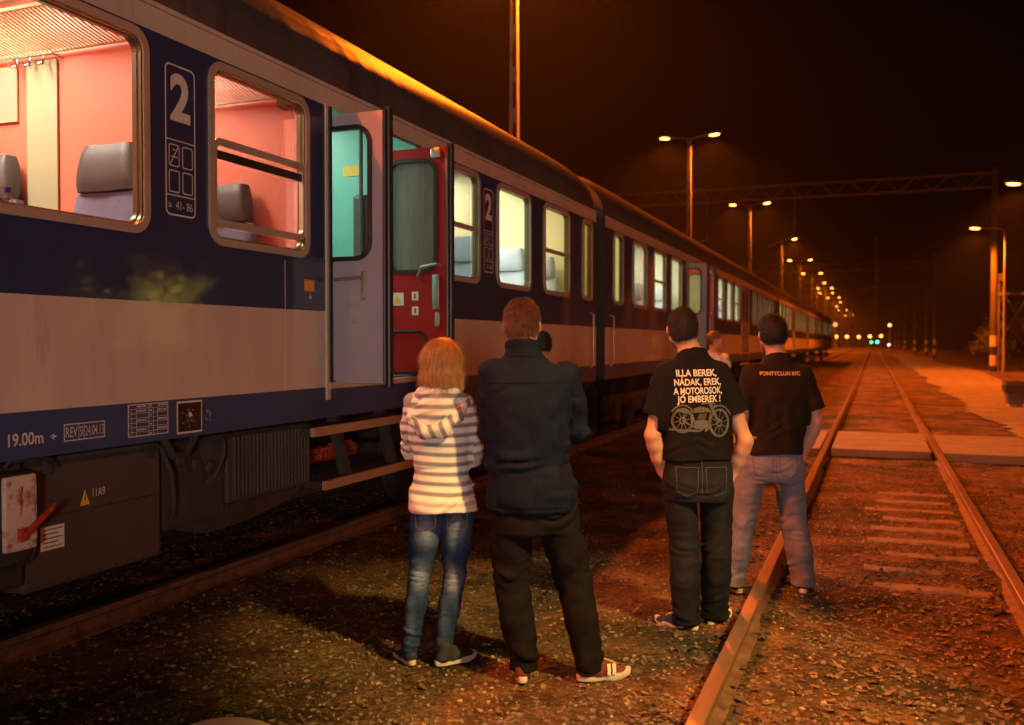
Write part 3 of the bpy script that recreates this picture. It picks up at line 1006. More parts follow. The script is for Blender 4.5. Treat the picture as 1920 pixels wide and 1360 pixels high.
# ---- marks painted on coach 1
tp = TextPlate(XS + .003)
def yl(y): return y - Y1a
def marks(yc, small=False):
    tp = TextPlate(XS + .003)
    y0, y1 = yl(yc - .116), yl(yc + .116)
    tp.frame(y0, y1, 2.185, 2.985, .009, .035)
    tp.text('2', yl(yc), 2.80, .335, bold=.012, sx=.92)
    for z in (2.585, 2.293):
        tp.rect(y0 + .009, y1 - .009, z - .003, z + .003)
    for i in range(2):
        for j in range(2):
            a = y0 + .025 + i * .103; b = 2.445 - j * .137
            tp.frame(a, a + .082, b, b + .118, .006, .015)
    # simple pictogram strokes: cigarette with bar, bag, bicycle
    a = y0 + .025
    tp.poly([(a + .008, 2.455), (a + .014, 2.453), (a + .074, 2.55), (a + .068, 2.552)])
    tp.rect(a + .02, a + .064, 2.492, 2.50)
    tp.rect(a + .03, a + .05, 2.53, 2.536)
    tp.text('u', y0 + .032, 2.243, .055, sx=.9)
    tp.text('41- 86', y0 + .143, 2.24, .064, sx=.8)
    tp.build('class_marking', [M['white']], c1)
marks(4.035)
marks(8.315)
MK = [M['white'], M['black'], M['headgrey'], M['wood'], M['orange']]
tp = TextPlate(XS + .003)
tp.text('19.00m', yl(3.035), 1.085, .078, bold=.001, sx=.85)
for s, yc in ((1, 2.885), (-1, 3.185)):
    yy = yl(yc)
    tp.rect(yy - .018, yy + .012 if s > 0 else yy + .018, 1.081, 1.089)
    tp.poly([(yy + s * .02, 1.085), (yy - s * .006, 1.10), (yy - s * .0, 1.085), (yy - s * .006, 1.07)])
tp.build('length_marking', MK, c1); tp = TextPlate(XS + .003)
tp.frame(yl(3.245), yl(3.49), 1.055, 1.135, .005)
tp.rect(yl(3.33), yl(3.333), 1.055, 1.135); tp.rect(yl(3.362), yl(3.365), 1.055, 1.135)
def fit(s, a, b, z, size):
    me = text_mesh(s, size); wd = max(v.co.x for v in me.vertices) - min(v.co.x for v in me.vertices)
    tp.text(s, yl((a + b) / 2), z, size, sx=(b - a) / wd)
fit('REV', 3.255, 3.322, 1.093, .068)
fit('SI', 3.338, 3.357, 1.093, .068)
fit('24.04.13', 3.370, 3.484, 1.093, .068)
tp.build('revision_marking', MK, c1); tp = TextPlate(XS + .003)
tp.frame(yl(3.64), yl(3.925), 1.035, 1.2, .005)
for i in range(1, 7):
    tp.rect(yl(3.64), yl(3.925), 1.2 - i * .0235 - .001, 1.2 - i * .0235 + .001)
for yy in (3.665, 3.695, 3.782, 3.815, 3.845):
    tp.rect(yl(yy), yl(yy) + .003, 1.035, 1.177)
tp.rect(yl(3.782), yl(3.785), 1.177, 1.2)
for i in range(7):
    for j, (u0, u1) in enumerate(((3.645, 3.662), (3.70, 3.775), (3.79, 3.812), (3.85, 3.92))):
        if (i + j) % 2 == 0 or i < 2:
            z = 1.2 - (i + .5) * .0235
            for q in range(int((u1 - u0) / .0085)):
                tp.rect(yl(u0) + q * .0085, yl(u0) + q * .0085 + .0055, z - .004 - .002 * (q % 2), z + .004)
tp.build('load_table', MK, c1); tp = TextPlate(XS + .003)
tp.rect(yl(3.99), yl(4.19), 1.02, 1.195)
tp.rect(yl(3.998), yl(4.182), 1.03, 1.185, mi=1, d=.001)
rr_ = random.Random(3)
for i in range(60):
    yy = yl(4.09) + rr_.gauss(0, .028); zz = 1.105 + rr_.gauss(0, .025); s = rr_.uniform(.003, .009)
    a0 = rr_.uniform(0, 3)
    tp.poly([(yy + s * math.cos(a0 + k * 1.4), zz + s * math.sin(a0 + k * 1.4) * .7) for k in range(4)], mi=(2 if i % 3 else 3), d=.002 + i * .00002)
tp.poly([(yl(4.075), 1.135), (yl(4.10), 1.13), (yl(4.11), 1.112), (yl(4.085), 1.105)], mi=0, d=.004)
for i in range(12):
    yy = yl(4.25) + rr_.gauss(0, .02); zz = 1.11 + rr_.gauss(0, .025); s = rr_.uniform(.004, .012)
    tp.poly([(yy + s * math.cos(k * 1.3 + i) * .6, zz + s * math.sin(k * 1.3 + i)) for k in range(5)], mi=3, d=.0005 + i * .00002)
tp.build('picture_sticker', MK, c1); tp = TextPlate(XS + .003)
tp.rect(yl(5.19), yl(5.31), 1.85, 1.925, mi=4)
tp.frame(yl(5.195), yl(5.305), 1.855, 1.92, .003, mi=2, d=.001)
for k, s in enumerate(('44', '1125')):
    tp.text(s, yl(5.25), 1.895 - k * .022, .02, mi=2)
tp.build('orange_label', MK, c1)

# sticker on the teal wall
mb = MB()
y = 6.955 - Y1a
mb._add([(.64, y, 2.93), (.82, y, 2.93), (.82, y, 3.02), (.64, y, 3.02)], [(0, 1, 2, 3)])
mb.build('vestibule_label', M['yellow'], c1)
mb = MB(); mb.bbox((.76, yl(6.90), 2.2), (.92, yl(6.952), 2.76), .03); mb.tube([(.86, yl(6.88), 1.25), (.86, yl(6.88), 3.3)], .018, 8)
mb.build('vestibule_panel', M['headgrey'], c1)

# ---- underframe boxes of coach 1
def U(x0, x1, y0, y1, z0, z1, c_=.015, m_='boxpaint', name='equipment_box'):
    return MB().bbox((x0, y0 - Y1a, z0), (x1, y1 - Y1a, z1), c_).build(name, M[m_], c1)
U(.35, XS - .09, 3.10, 3.97, .37, .98)
b_ = U(.30, XS - .06, 1.2, 3.08, .42, .98, .02, 'iron', 'equipment_box')
g = U(.4, XS - .13, 4.0, 4.56, .47, .98, .03, 'iron', 'equipment_box')
gm = MB()
gm.bbox((.5, yl(4.56), .55), (XS - .12, yl(5.42), .97), .008)
for i in range(22):
    y = 4.60 + i * .037
    gm.bbox((XS - .125, yl(y), .57), (XS - .095, yl(y + .017), .95), .004)
gm.build('ribbed_grille', M['boxpaint'], c1)
gm = MB()
pf = [(yl(4.4), .56), (yl(5.5), .60), (yl(5.45), .54), (yl(5.1), .45), (yl(4.8), .41), (yl(4.4), .40)]
gm.prism(pf, 0, .5, XS - .15)
gm.build('equipment_tray', M['iron'], c1)
# pipes, hoses and a cable run under the sill of the near coach
gm = MB()
gm.tube([(XS - .10, yl(y), .955 + .006 * math.sin(y * 3)) for y in np.linspace(1.0, 5.4, 24)], .016, 8)
gm.tube([(XS - .16, yl(y), .93 + .012 * math.sin(y * 4.1)) for y in np.linspace(1.0, 7.4, 30)], .012, 6)
gm.tube([(XS - .10, yl(3.98), .96), (XS - .07, yl(4.03), .80), (XS - .08, yl(4.06), .62), (XS - .14, yl(4.10), .52)], .014, 8)
gm.tube([(XS - .10, yl(4.50), .96), (XS - .06, yl(4.46), .86), (XS - .08, yl(4.40), .74), (XS - .12, yl(4.36), .70)], .011, 8)
gm.tube([(XS - .05, yl(2.98), .97), (XS - .03, yl(2.98), .99), (XS - .04, yl(3.2), .985), (XS - .09, yl(3.3), .93)], .009, 6)
for y in (4.15, 4.28, 4.4): gm.lathe([(.0, XS - .135), (.035, XS - .135), (.04, XS - .11), (.03, XS - .10), (.0, XS - .098)], (0, yl(y), .86 - (y - 4.15) * .3), 12, axis=0)
gm.build('pipework', M['iron'], c1, smooth=True)
# lid, hinges and latches of the equipment box
gm = MB()
gm.bbox((XS - .092, yl(3.12), .70), (XS - .086, yl(3.96), .707), .001)
for y in (3.2, 3.85):
    gm.bbox((XS - .092, yl(y), .90), (XS - .078, yl(y + .06), .965), .004)
for k in range(9): gm.lathe([(.0, XS - .09), (.006, XS - .09), (.006, XS - .084), (.0, XS - .083)], (0, yl(3.14 + k * .1), .395), 8, axis=0)
gm.build('box_fittings', M['iron'], c1, smooth=True)
# joint strips of the side panels
gm = MB()
for y in (4.98, 2.62):
    gm.bbox((XS - .003, yl(y), 1.21), (XS + .0018, yl(y + .006), 2.03), .0008)
for k in range(30): gm.lathe([(.0, XS - .001), (.004, XS - .001), (.003, XS + .0022), (.0, XS + .0026)], (0, yl(2.75 + k * .09), 1.222), 6, axis=0)
gm.build('panel_joint', M['cream'], c1)
# hanger bracket under the sill
gm = MB()
gm.tube([(XS - .05, yl(3.95), 1.0), (XS - .05, yl(4.02), .90), (XS - .05, yl(4.12), .90), (XS - .05, yl(4.2), 1.0)], .022, 8)
gm.build('jacking_bracket', M['iron'], c1, smooth=True)
# switch plate with lever on a round housing
gm = MB()
gm.bbox((XS - .10, yl(2.85), .52), (XS - .02, yl(3.12), .95), .06)
hs = gm.build('switch_housing', M['iron'], c1, smooth=True)
gm = MB(); gm.bbox((XS - .02, yl(2.93), .60), (XS - .005, yl(3.10), .93), .012, mi=0)
for yy in (2.95, 3.08):
    for zz in (.63, .90):
        gm.lathe([(.010, XS - .006), (.010, XS + .002)], (0, yl(yy), zz), 8, axis=0, mi=1)
gm.build('switch_plate', [pm('worn_white_plate', (.62, .50, .44), .6, .1, 5, dark=(.28, .10, .07), dscale=9, dthr=.58), M['steel']], hs)
gm = MB()
gm.bbox((XS + .0, yl(2.99), .64), (XS + .02, yl(3.03), .70), .006)
gm.loft([[(XS + .012, yl(3.0), .65), (XS + .03, yl(3.0), .65), (XS + .03, yl(3.02), .69), (XS + .012, yl(3.02), .69)],
         [(XS + .02, yl(3.15), .755), (XS + .035, yl(3.15), .755), (XS + .035, yl(3.17), .79), (XS + .02, yl(3.17), .79)]])
gm.build('switch_lever', M['redrust'], hs)
tq = TextPlate(XS - .003)
tq.poly([(yl(3.018), .88), (yl(3.028), .88), (yl(3.018), .82), (yl(3.03), .82), (yl(3.012), .74), (yl(3.016), .80), (yl(3.006), .80)], mi=3)
tq.build('switch_marking', [M['white'], M['yellow'], M['black'], M['redrust']], hs)
tq = TextPlate(XS - .086)
tq.poly([(yl(3.42), .725), (yl(3.48), .725), (yl(3.45), .80)], mi=1)
tq.poly([(yl(3.452), .78), (yl(3.457), .78), (yl(3.452), .76), (yl(3.457), .76), (yl(3.448), .735), (yl(3.450), .755), (yl(3.446), .755)], mi=2, d=.001)
tq.text('11A9', yl(3.535), .775, .058, sx=.7)
tq.build('warning_marking', [M['white'], M['yellow'], M['black']], c1); tq = TextPlate(XS - .086)
tq.rect(yl(3.19), yl(3.325), .55, .66)
for i in range(5):
    tq.rect(yl(3.205), yl(3.31) - (i % 2) * .02, .645 - i * .02 - .003, .645 - i * .02 + .002, mi=2, d=.001)
tq.build('data_plate', [M['white'], M['yellow'], M['black']], c1)
gm = MB()
for i in range(70):
    yy = rr_.uniform(5.6, 6.6); zz = .66 + rr_.uniform(-.04, .05)
    gm.bbox((.95 + rr_.uniform(-.03, .03), yl(yy), zz), (.99, yl(yy) + .03, zz + .03), .006)
gm.bbox((.7, yl(5.5), .60), (.96, yl(6.65), .70), .02)
gm.build('brake_gear', M['redrust'], c1)

# bottle on the table flap
bt = empty('water_bottle', (TX + .99, 3.33, RT + 2.012))
tag(bt, 'clear plastic water bottle with blue cap standing inside the nearest window', 'bottle')
mb = MB(); mb.lathe([(.0, 0), (.03, 0), (.034, .02), (.032, .08), (.034, .14), (.026, .18), (.012, .21), (.012, .225)], n=16)
mb.build('bottle_body', glass('bottle_plastic', (.86, .9, .96), .2), bt, smooth=True)
mb = MB(); mb.lathe([(.014, .222), (.015, .23), (.015, .248), (.0, .25)], n=14)
mb.build('cap', pm('blue_cap', (.02, .05, .5), .4), bt, smooth=True)

# --- following coaches
def far_lights(c, Y0, spans, P, col):
    for a, b in spans:
        add_light('lamp_light', 'AREA', (-.1, (a + b) / 2 - Y0, 3.49), P, col, parent=c, shape='RECTANGLE', size=.3, size_y=b - a)
Y2 = 12.50
wins2 = [(12.95, 13.5, 'fixed'), (14.09, 15.08, 'fixed'), (15.55, 16.55, 'half'), (16.98, 18.0, 'fixed'), (21.1, 22.15, 'fixed'), (22.5, 23.5, 'half'), (23.95, 24.95, 'fixed'), (25.35, 26.3, 'half'),
         (29.3, 30.3, 'fixed'), (30.75, 31.75, 'half'), (32.2, 33.2, 'fixed'), (33.65, 34.6, 'half'), (35.1, 35.7, 'fixed')]
c2 = build_coach(Y2, 24.5, 'second coach behind the nearest one, its red door folded open', wins2, [(18.6, 20.2)], closed=[(26.75, 28.35)],
                 walls=[(13.75, 'creamwall', -.2, 1.33), (15.5, 'greywall', -1.25, 1.1), (18.4, 'greywall', -1.25, 1.33), (20.35, 'creamwall', -1.25, 1.33), (22.3, 'greywall', -1.25, 1.1), (26.6, 'greywall', -1.25, 1.33), (28.6, 'creamwall', -1.25, 1.33)],
                 seats=[(.95, 15.2, True), (.95, 16.6, True), (.95, 18.0, True), (.95, 22.1, True), (.95, 23.6, True), (.95, 25.0, True)],
                 lights=[(12.9, 13.6, 0), (14, 15.3, 0), (15.7, 18.2, 0), (18.9, 20, 0), (21, 26, 0)])
far_lights(c2, Y2, [(12.8, 13.6)], 90, (1, .96, .62))
far_lights(c2, Y2, [(14, 18.2), (21, 26.2)], 300, (1, .97, .75))
far_lights(c2, Y2, [(18.8, 20)], 120, (1, .95, .55))
far_lights(c2, Y2, [(28.8, 36)], 260, (1, .9, .6))
labels = ['third coach of the train, its lit windows half hidden by distance', 'fourth and last coach of the train with tiny yellowish windows', 'fifth dark coach far along the train',
          'sixth dark coach, small in the distance near the end of the train', 'seventh dark coach, last but one, close to the vanishing point', 'last dark coach vanishing at the end of the train']
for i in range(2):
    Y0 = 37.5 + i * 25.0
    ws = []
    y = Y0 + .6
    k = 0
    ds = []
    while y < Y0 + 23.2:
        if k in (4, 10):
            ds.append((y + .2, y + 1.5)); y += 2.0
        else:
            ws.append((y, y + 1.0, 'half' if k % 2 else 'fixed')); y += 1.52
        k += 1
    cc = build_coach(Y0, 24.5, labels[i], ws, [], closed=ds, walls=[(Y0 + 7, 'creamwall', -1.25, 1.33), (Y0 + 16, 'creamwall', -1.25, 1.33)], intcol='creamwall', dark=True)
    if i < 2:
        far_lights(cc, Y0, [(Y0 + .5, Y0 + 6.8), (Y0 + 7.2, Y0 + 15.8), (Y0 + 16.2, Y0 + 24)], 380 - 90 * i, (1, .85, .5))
# ------------------------------------------------------------ lamps, masts, far lights
M['concrete'] = pm('weathered_concrete', (0.34, 0.30, 0.25), 0.85, 0.2, 3, .003, 40, dark=(.2, .16, .13), dscale=2)
M['galv'] = pm('galvanised_steel', (0.34, 0.31, 0.28), 0.55, 0.15, 6, metal=.5)
M['sodium'] = emit('sodium_lamp', (1.0, 0.34, 0.05), 24)
M['whitepaint'] = pm('white_band_paint', (.62, .56, .50), .7, .15, 6)
M['blackpaint'] = pm('black_band_paint', (.025, .022, .022), .7, .15, 6)

def lamp_head(root, x, z, side, mat, tilt=.12):
    mb = MB()
    rings = []
    for k, (d, wd, h) in enumerate([(0, .05, .04), (.15, .09, .07), (.45, .13, .09), (.75, .12, .08), (.9, .06, .04)]):
        xx = x + side * (d)
        zz = z + d * tilt
        rings.append([(xx, wd * math.cos(a), zz + h * math.sin(a)) for a in [2 * math.pi * q / 14 for q in range(14)]])
    mb.loft(rings)
    h = mb.build('lamp_head', M['galv'], root, smooth=True)
    mb = MB()
    rings = []
    for f in (0, .25, .6, 1):
        rr_ = math.sqrt(max(0, 1 - (f) ** 2)) + .02
        rings.append([(x + side * .48 + .30 * rr_ * math.cos(a), .105 * rr_ * math.sin(a), z - .035 + .48 * tilt - .09 * f) for a in [2 * math.pi * q / 16 for q in range(16)]])
    mb.loft(rings)
    mb.build('lamp_lens', mat, h, smooth=True)
    return h

M['dullsteel'] = pm('dull_old_steel', (.14, .12, .10), .8, .2, 4)
def post_lamp(x, y, H, sides, label, group, P=4500, slotted=True, lit=True, rz=0, spot=True, mat='sodium', spread=150, name='lamp_post'):
    r = empty(name, (x, y, 0), rz)
    tag(r, label, 'lamp post', group)
    mb = MB()
    if slotted:
        a = .13
        for s in (-1, 1):
            mb.loft([[(s * a - .03, -.09, -.3), (s * a + .03, -.09, -.3), (s * a + .03, .09, -.3), (s * a - .03, .09, -.3)],
                     [(s * .055 - .02, -.06, H), (s * .055 + .02, -.06, H), (s * .055 + .02, .06, H), (s * .055 - .02, .06, H)]])
        z = 0
        k = 0
        while z < H - .3:
            f = z / H
            wd = a + (.055 - a) * f
            hgt = .35
            mb.box((-wd, -.055, z), (wd, .055, min(z + hgt, H - .02)))
            z += 1.05
    else:
        mb.lathe([(.10, -.3), (.09, 1.2), (.07, 1.25), (.05, H - .2)], n=14)
    mb.build('pole', M['concrete'] if slotted else M['galv'], r, smooth=not slotted)
    mb = MB()
    for s in sides:
        mb.tube([(0, 0, H - .35), (s * .1, 0, H - .05), (s * .45, 0, H + .04), (s * (.72 if slotted else 1.0), 0, H + .08)], .032, 8)
    mb.build('bracket_arm', M['galv'], r, smooth=True)
    for s in sides:
        x0 = (.7 if slotted else .95)
        h = lamp_head(r, s * x0, H + .08, s, M[mat])
        if lit and spot:
            lx = s * (x0 + .48)
            add_light('lamp_light', 'SPOT', (lx, 0, H - .12), P, SODIUM, parent=r, spot_size=R(spread), spot_blend=.55, shadow_soft_size=.15, )
    return r

TL = 'lamp posts behind the train'
X0 = -8.7
names = ['tall slotted lamp mast rising out of the frame behind the nearest coach',
         'slotted twin lamp post whose two lamps are the highest in view',
         'twin lamp post just under the end of the lattice beam',
         'single lamp post next along after the two nearest twin posts',
         'twin lamp post with lamps level with the second lattice beam',
         'twin lamp post directly below the fifth pair of lamps']
sides_ = [(-1, 1), (-1, 1), (-1, 1), (1,), (-1, 1), (-1, 1)]
ysl = [22.6, 47.0, 71.4, 97.0, 122, 146]
for i, y in enumerate(ysl):
    post_lamp(X0, y, 11.9 if i else 12.6, sides_[i], names[i], TL, P=[16000, 9000, 9000, 14000, 9000, 9000][i] * (1 if i else 1.0))
more = [(170, (1,)), (186, (-1, 1)), (204, (-1, 1)), (226, (-1, 1)), (252, (1,)), (280, (-1,)), (315, (-1, 1)), (370, (-1, 1))]
for i, (y, sd) in enumerate(more):
    post_lamp(X0 + (0 if i % 2 else -.6), y, 11.9, sd, 'far lamp post in the receding row of orange lights', TL, P=16000, spot=(i in (0, 1, 3, 5, 6)))
# assumed, unseen lamp post continuing the row; lights the roof of the near coach
post_lamp(X0, -2, 12.6, (-1, 1), 'assumed slotted twin lamp mast behind the nearest coach, beside the camera', TL, P=9000)

RG = 'lamp posts beside the path'
post_lamp(6.62, 42.0, 7.9, (-1,), 'right-hand path lamp post at the edge of view, its lamp the higher one', RG, P=8500, slotted=False, spread=150)
post_lamp(6.65, 57.5, 7.9, (-1,), 'path lamp post with the lower lamp beside the striped mast', RG, P=8500, slotted=False, spread=150)
post_lamp(6.6, 26.5, 7.9, (-1,), 'assumed path lamp post just outside the right edge of view', RG, P=2200, slotted=False, spread=150)  # assumed, carrying on the row of path lamps in view
post_lamp(6.6, 10.8, 7.9, (-1,), 'added nearest path lamp post, out of view to the right of the track', RG, P=800, slotted=False, spread=150)  # added unseen to throw orange light on the coach side

# assumed floodlight, added unseen behind the camera on the right: the yellowish light on the people and the ground by them
fl = empty('assumed_floodlight', (4.3, 1.2, 0)); tag(fl, 'assumed floodlight mast beside the camera, unseen, that lights the people', 'floodlight')
mb = MB(); mb.lathe([(.11, -.3), (.09, 3), (.06, 7.2)], n=14); mb.build('pole', M['galv'], fl, smooth=True)
mb = MB(); mb.bbox((-.5, -.16, 7.0), (-.1, .16, 7.3), .03); hd = mb.build('lamp_head', M['galv'], fl)
mb = MB(); mb.bbox((-.47, -.12, 6.975), (-.13, .12, 7.0), .004); mb.build('lamp_lens', emit('assumed_flood_lens', (1, .85, .5), 20), hd)
add_light('lamp_light', 'SPOT', (-.3, 0, 6.95), 8800, (1.0, .58, .16), aim=None, parent=fl, spot_size=R(23), spot_blend=.6, shadow_soft_size=.22).rotation_euler = \
    (Vector((-1.3 - 4.0, 4.6 - 1.2, .0 - 6.95))).to_track_quat('-Z', 'Y').to_euler()
# pale light from an assumed, unseen building window, added to brighten the coach side
sb = empty('assumed_building', (6.0, -12, 0), -math.pi / 2); tag(sb, 'assumed low building behind the camera, unseen, added to carry one lit window', 'building')
mb = MB(); mb.bbox((0, -8, -.2), (6, 8, 4.4), .05); mb.build('wall', pm('rendered_wall', (.4, .36, .3), .9, .1, 2, .004, 30), sb)
mb = MB(); mb.bbox((-.6, -8.4, 4.4), (6.6, 8.4, 4.6), .03); mb.build('roof', M['roof'], sb)
mb = MB()
for a, b in ((-1.35, -1.25), (1.25, 1.35), (-.04, .04)): mb.bbox((-.06, a, 1.1), (.02, b, 3.3), .005)
mb.bbox((-.06, -1.25, 1.1), (.02, -.04, 1.18), .005); mb.bbox((-.06, .04, 1.1), (.02, 1.25, 1.18), .005)
mb.bbox((-.06, -1.25, 3.22), (.02, -.04, 3.3), .005); mb.bbox((-.06, .04, 3.22), (.02, 1.25, 3.3), .005)
wf = mb.build('window_frame', M['whitepaint'], sb)
mb = MB(); mb._add([(-.012, -1.25, 1.18), (-.012, 1.25, 1.18), (-.012, 1.25, 3.22), (-.012, -1.25, 3.22)], [(0, 1, 2, 3)]); mb.build('pane', emit('assumed_lit_window', (1, .70, .56), 3), wf)
add_light('added_window_light', 'AREA', (-.10, 0, 2.2), 1150, (1.0, .67, .54), parent=sb, shape='RECTANGLE', size=2.4, size_y=2.0, spread=R(140)).rotation_euler = (R(90), 0, R(118))  # added light set before the assumed window
lw = MB(); lw.bbox((-3.6, -3.15, -.2), (4.5, -2.95, 1.0), .02); lw.bbox((-3.65, -3.2, 1.0), (4.55, -2.9, 1.08), .015)  # wall added out of view to keep window light off the ground
tag(lw.build('light_screen_wall', M['concrete']), 'added low concrete wall with a coping, unseen behind the camera, shading the ground', 'wall')

# ------------------------------------------------------------ catenary portals
def striped_mast(parent, x, H, w0=.22, name='mast', bands=True, w1=None):
    w1 = w1 or w0 * .8
    mb = MB()
    if bands:
        zs = [(-.4, .35, 1), (.35, .95, 0), (.95, 1.45, 1), (1.45, 2.05, 0)]
        for a, b, m_ in zs:
            mb.lathe([(w0, a), (w0, b)], (x, 0, 0), 14, mi=m_)
        mb.lathe([(w0 * .98, 2.05), (w1, H)], (x, 0, 0), 14, mi=2)
    else:
        mb.lathe([(w0, -.4), (w1, H)], (x, 0, 0), 14, mi=2)
    return mb.build(name, [M['whitepaint'], M['blackpaint'], pm('dark_mast_paint', (.075, .062, .055), .8, .2, 3)], parent, smooth=True)

def truss(parent, xa, xb, z, h=.75, d=.5, step=.9):
    mb = MB()
    for yy in (-d / 2, d / 2):
        for zz in (z, z + h):
            mb.box((xa, yy - .032, zz - .032), (xb, yy + .032, zz + .032))
        n = int((xb - xa) / step)
        for i in range(n):
            a = xa + i * step; b = a + step
            p, q = (z, z + h) if i % 2 else (z + h, z)
            mb.tube([(a, yy, p), (b, yy, q)], .02, 5)
    n = int((xb - xa) / step)
    for i in range(0, n, 1):
        a = xa + i * step
        mb.tube([(a, -d / 2, z), (a + step, d / 2, z)], .022, 4)
    return mb.build('lattice_beam', M['dullsteel'], parent)
plab = ['nearest lattice catenary portal spanning the tracks on a striped mast', 'second catenary portal beyond the nearest one, level with mid-row lamps', 'third catenary portal in the distance over the train',
        'fourth catenary portal among the far orange lamps', 'fifth catenary portal near the end of the train', 'farthest catenary portal just above the horizon lights']
for i, y in enumerate((59.5, 114, 168, 222, 276, 330)):
    p = empty('catenary_portal', (0, y, 0)); tag(p, plab[i], 'catenary portal', 'catenary portals over the tracks')
    truss(p, -32, 6.5, 10.5 if i == 0 else 10.0, .8)
    striped_mast(p, 6.35, 11.7, .20)
    striped_mast(p, -32, 11.7, .20)
    for xx in ((OX, TX, -10.2, -15) if i else (TX, -10.2)):
        mb = MB()
        mb.tube([(xx + .3, 0, 10.9), (xx + .3, 0, 8.0)], .03, 5)
        mb.tube([(xx + .3, 0, 8.2), (xx - 1.2, 0, 7.6)], .025, 5)
        mb.build('wire_hanger', M['galv'], p)
# contact wires
for k, xx in enumerate((OX, TX, -10.2)):
    mb = MB()
    for i in range(5):
        y0 = 59.5 + 54.5 * i
        pts = [(xx, y0 + 54.5 * t, 7.9 - 1.0 * 4 * t * (1 - t)) for t in np.linspace(0, 1, 9)]
        mb.tube(pts, .008, 4)
    mb.tube([(xx, 59.5, 6.4), (xx, 330, 6.4)], .008, 4)
    o = mb.build('overhead_wire', M['galv'])
    tag(o, ['thin overhead wire above the empty track', 'thin overhead wire above the train', 'thin overhead wire behind the train'][k], 'overhead wire', 'overhead wires')

# small pair of striped posts far right of the track
for k, (x, lb) in enumerate(((6.9, 'left of two distant thin posts with white bands beside the path'), (8.0, 'right of two distant thin posts with white bands beside the path'))):
    r = empty('striped_post', (x, 143, 0)); tag(r, lb, 'post', 'distant striped posts')
    striped_mast(r, 0, 11, .22)
# steel support frame on the right
sf = empty('steel_support_frame', (0, 62, 0)); tag(sf, 'dim steel frame with crossbeam and diagonal braces behind the striped mast', 'steel frame')
for x in (7.0, 8.6):
    mb = MB()
    for dx in (-.14, .14):
        for dy in (-.14, .14):
            mb.box((x + dx - .03, dy - .03, -.2), (x + dx + .03, dy + .03, 5.4))
    for k in range(7):
        z = k * .75
        s = 1 if k % 2 else -1
        mb.tube([(x - .14 * s, -.14, z), (x + .14 * s, -.14, z + .75)], .018, 4)
        mb.tube([(x - .14 * s, .14, z), (x + .14 * s, .14, z + .75)], .018, 4)
    mb.build('lattice_post', M['dullsteel'], sf)
MB().box((6.6, -.12, 4.45), (9.4, .12, 4.65)).build('crossbeam', M['dullsteel'], sf)
mb = MB(); mb.tube([(7.2, 0, 2.2), (8.4, 0, 4.4)], .04, 6); mb.tube([(7.2, 0, 4.4), (8.4, 0, 2.2)], .04, 6); mb.build('brace', M['dullsteel'], sf)
MB().box((6.75, -.3, 5.3), (7.2, .3, 5.75)).build('top_box', M['dullsteel'], sf)

# litter bin
lb = empty('litter_bin', (3.36, 26.7, 0.02)); tag(lb, 'square brown concrete litter bin on the lit path', 'litter bin')
mb = MB()
def sq(s, z, r=.05): return [(x, y, z) for x, y in rrect(-s, s, -s, s, r, 3)]
mb.loft([sq(.20, .10), sq(.27, .62), sq(.28, .66), sq(.24, .66), sq(.20, .3)], caps=False)
mb._add(sq(.2, .3), [tuple(range(len(sq(.2, .3))))]); mb._add(sq(.2, .10), [tuple(range(len(sq(.2, .1))))])
mb.build('bin_body', pm('brown_bin', (.10, .07, .05), .7, .3, 6, .002, 40), lb)
mb = MB(); mb.bbox((-.17, -.17, -.02), (.17, .17, .08), .02); mb.bbox((-.12, -.12, .06), (.12, .12, .12), .01); mb.build('bin_foot', M['concrete'], lb)
mb = MB()
mb.loft([sq(.282, .40), sq(.285, .56)], caps=False); mb.build('bin_band', M['blackpaint'], lb)

# white fouling marker stone between the tracks, its top just in view
fm = MB()
rings = []
for f in np.linspace(0, 1, 9):
    z = .02 + .13 * math.sin(f * math.pi / 2) if f > 0 else -.06
    rr_ = .26 * math.cos(f * math.pi / 2) ** .45 + .002
    rings.append([(rr_ * math.cos(a), rr_ * .8 * math.sin(a), z) for a in [2 * math.pi * q / 28 for q in range(28)]])
fm.loft(rings)
o = fm.build('marker_stone', pm('white_marker_paint', (.78, .74, .66), .7, .08, 6, .001, 40, dark=(.5, .42, .33), dscale=6, dthr=.66), None, (-2.33, 2.95, 0), smooth=True)
tag(o, 'low rounded white painted marker stone at the bottom edge', 'marker stone')

# ------------------------------------------------------------ far signals and lights at the end of the track
def far_light(zc, px, py, col, e, r, label, group, cat='lamp post', name='far_lamp', post=True):
    u = (px - 960) / 1750; xc = u * zc
    th = R(YAW)
    X = xc * math.cos(th) - zc * math.sin(th); Y = xc * math.sin(th) + zc * math.cos(th)
    Z = EYE + (643 - py) / 1750 * zc
    q = empty(name, (X, Y, 0)); tag(q, label, cat, group)
    mb = MB(); mb.lathe([(.09, -.2), (.06, max(.5, Z))], n=8); mb.build('pole', M['galv'], q)
    mb = MB(); mb.bbox((-r * 1.1, .0, Z - r * 1.3), (r * 1.1, .3, Z + r * 1.3), .02); hd = mb.build('lamp_head', M['blackpaint'], q)
    mb = MB(); mb.lathe([(0.0, -.06), (r * .7, -.05), (r, .0)], (0, 0, Z), 14, axis=1); mb.build('lamp_lens', emit(name + '_glow', col, e), hd, smooth=True)
RED = (1.0, .22, .03)
for k, (px_, py_) in enumerate(((1568, 631.5), (1588, 631.5), (1610, 632), (1631, 631), (1652, 630.5))):
    far_light(230, px_, py_, RED, 16, .32, ['leftmost', 'second from the left', 'middle', 'second from the right', 'rightmost'][k] + ' of five low red-orange lights in a row at the horizon',
              'row of five red-orange lights at the horizon', cat='signal light', name='far_signal_lamp')
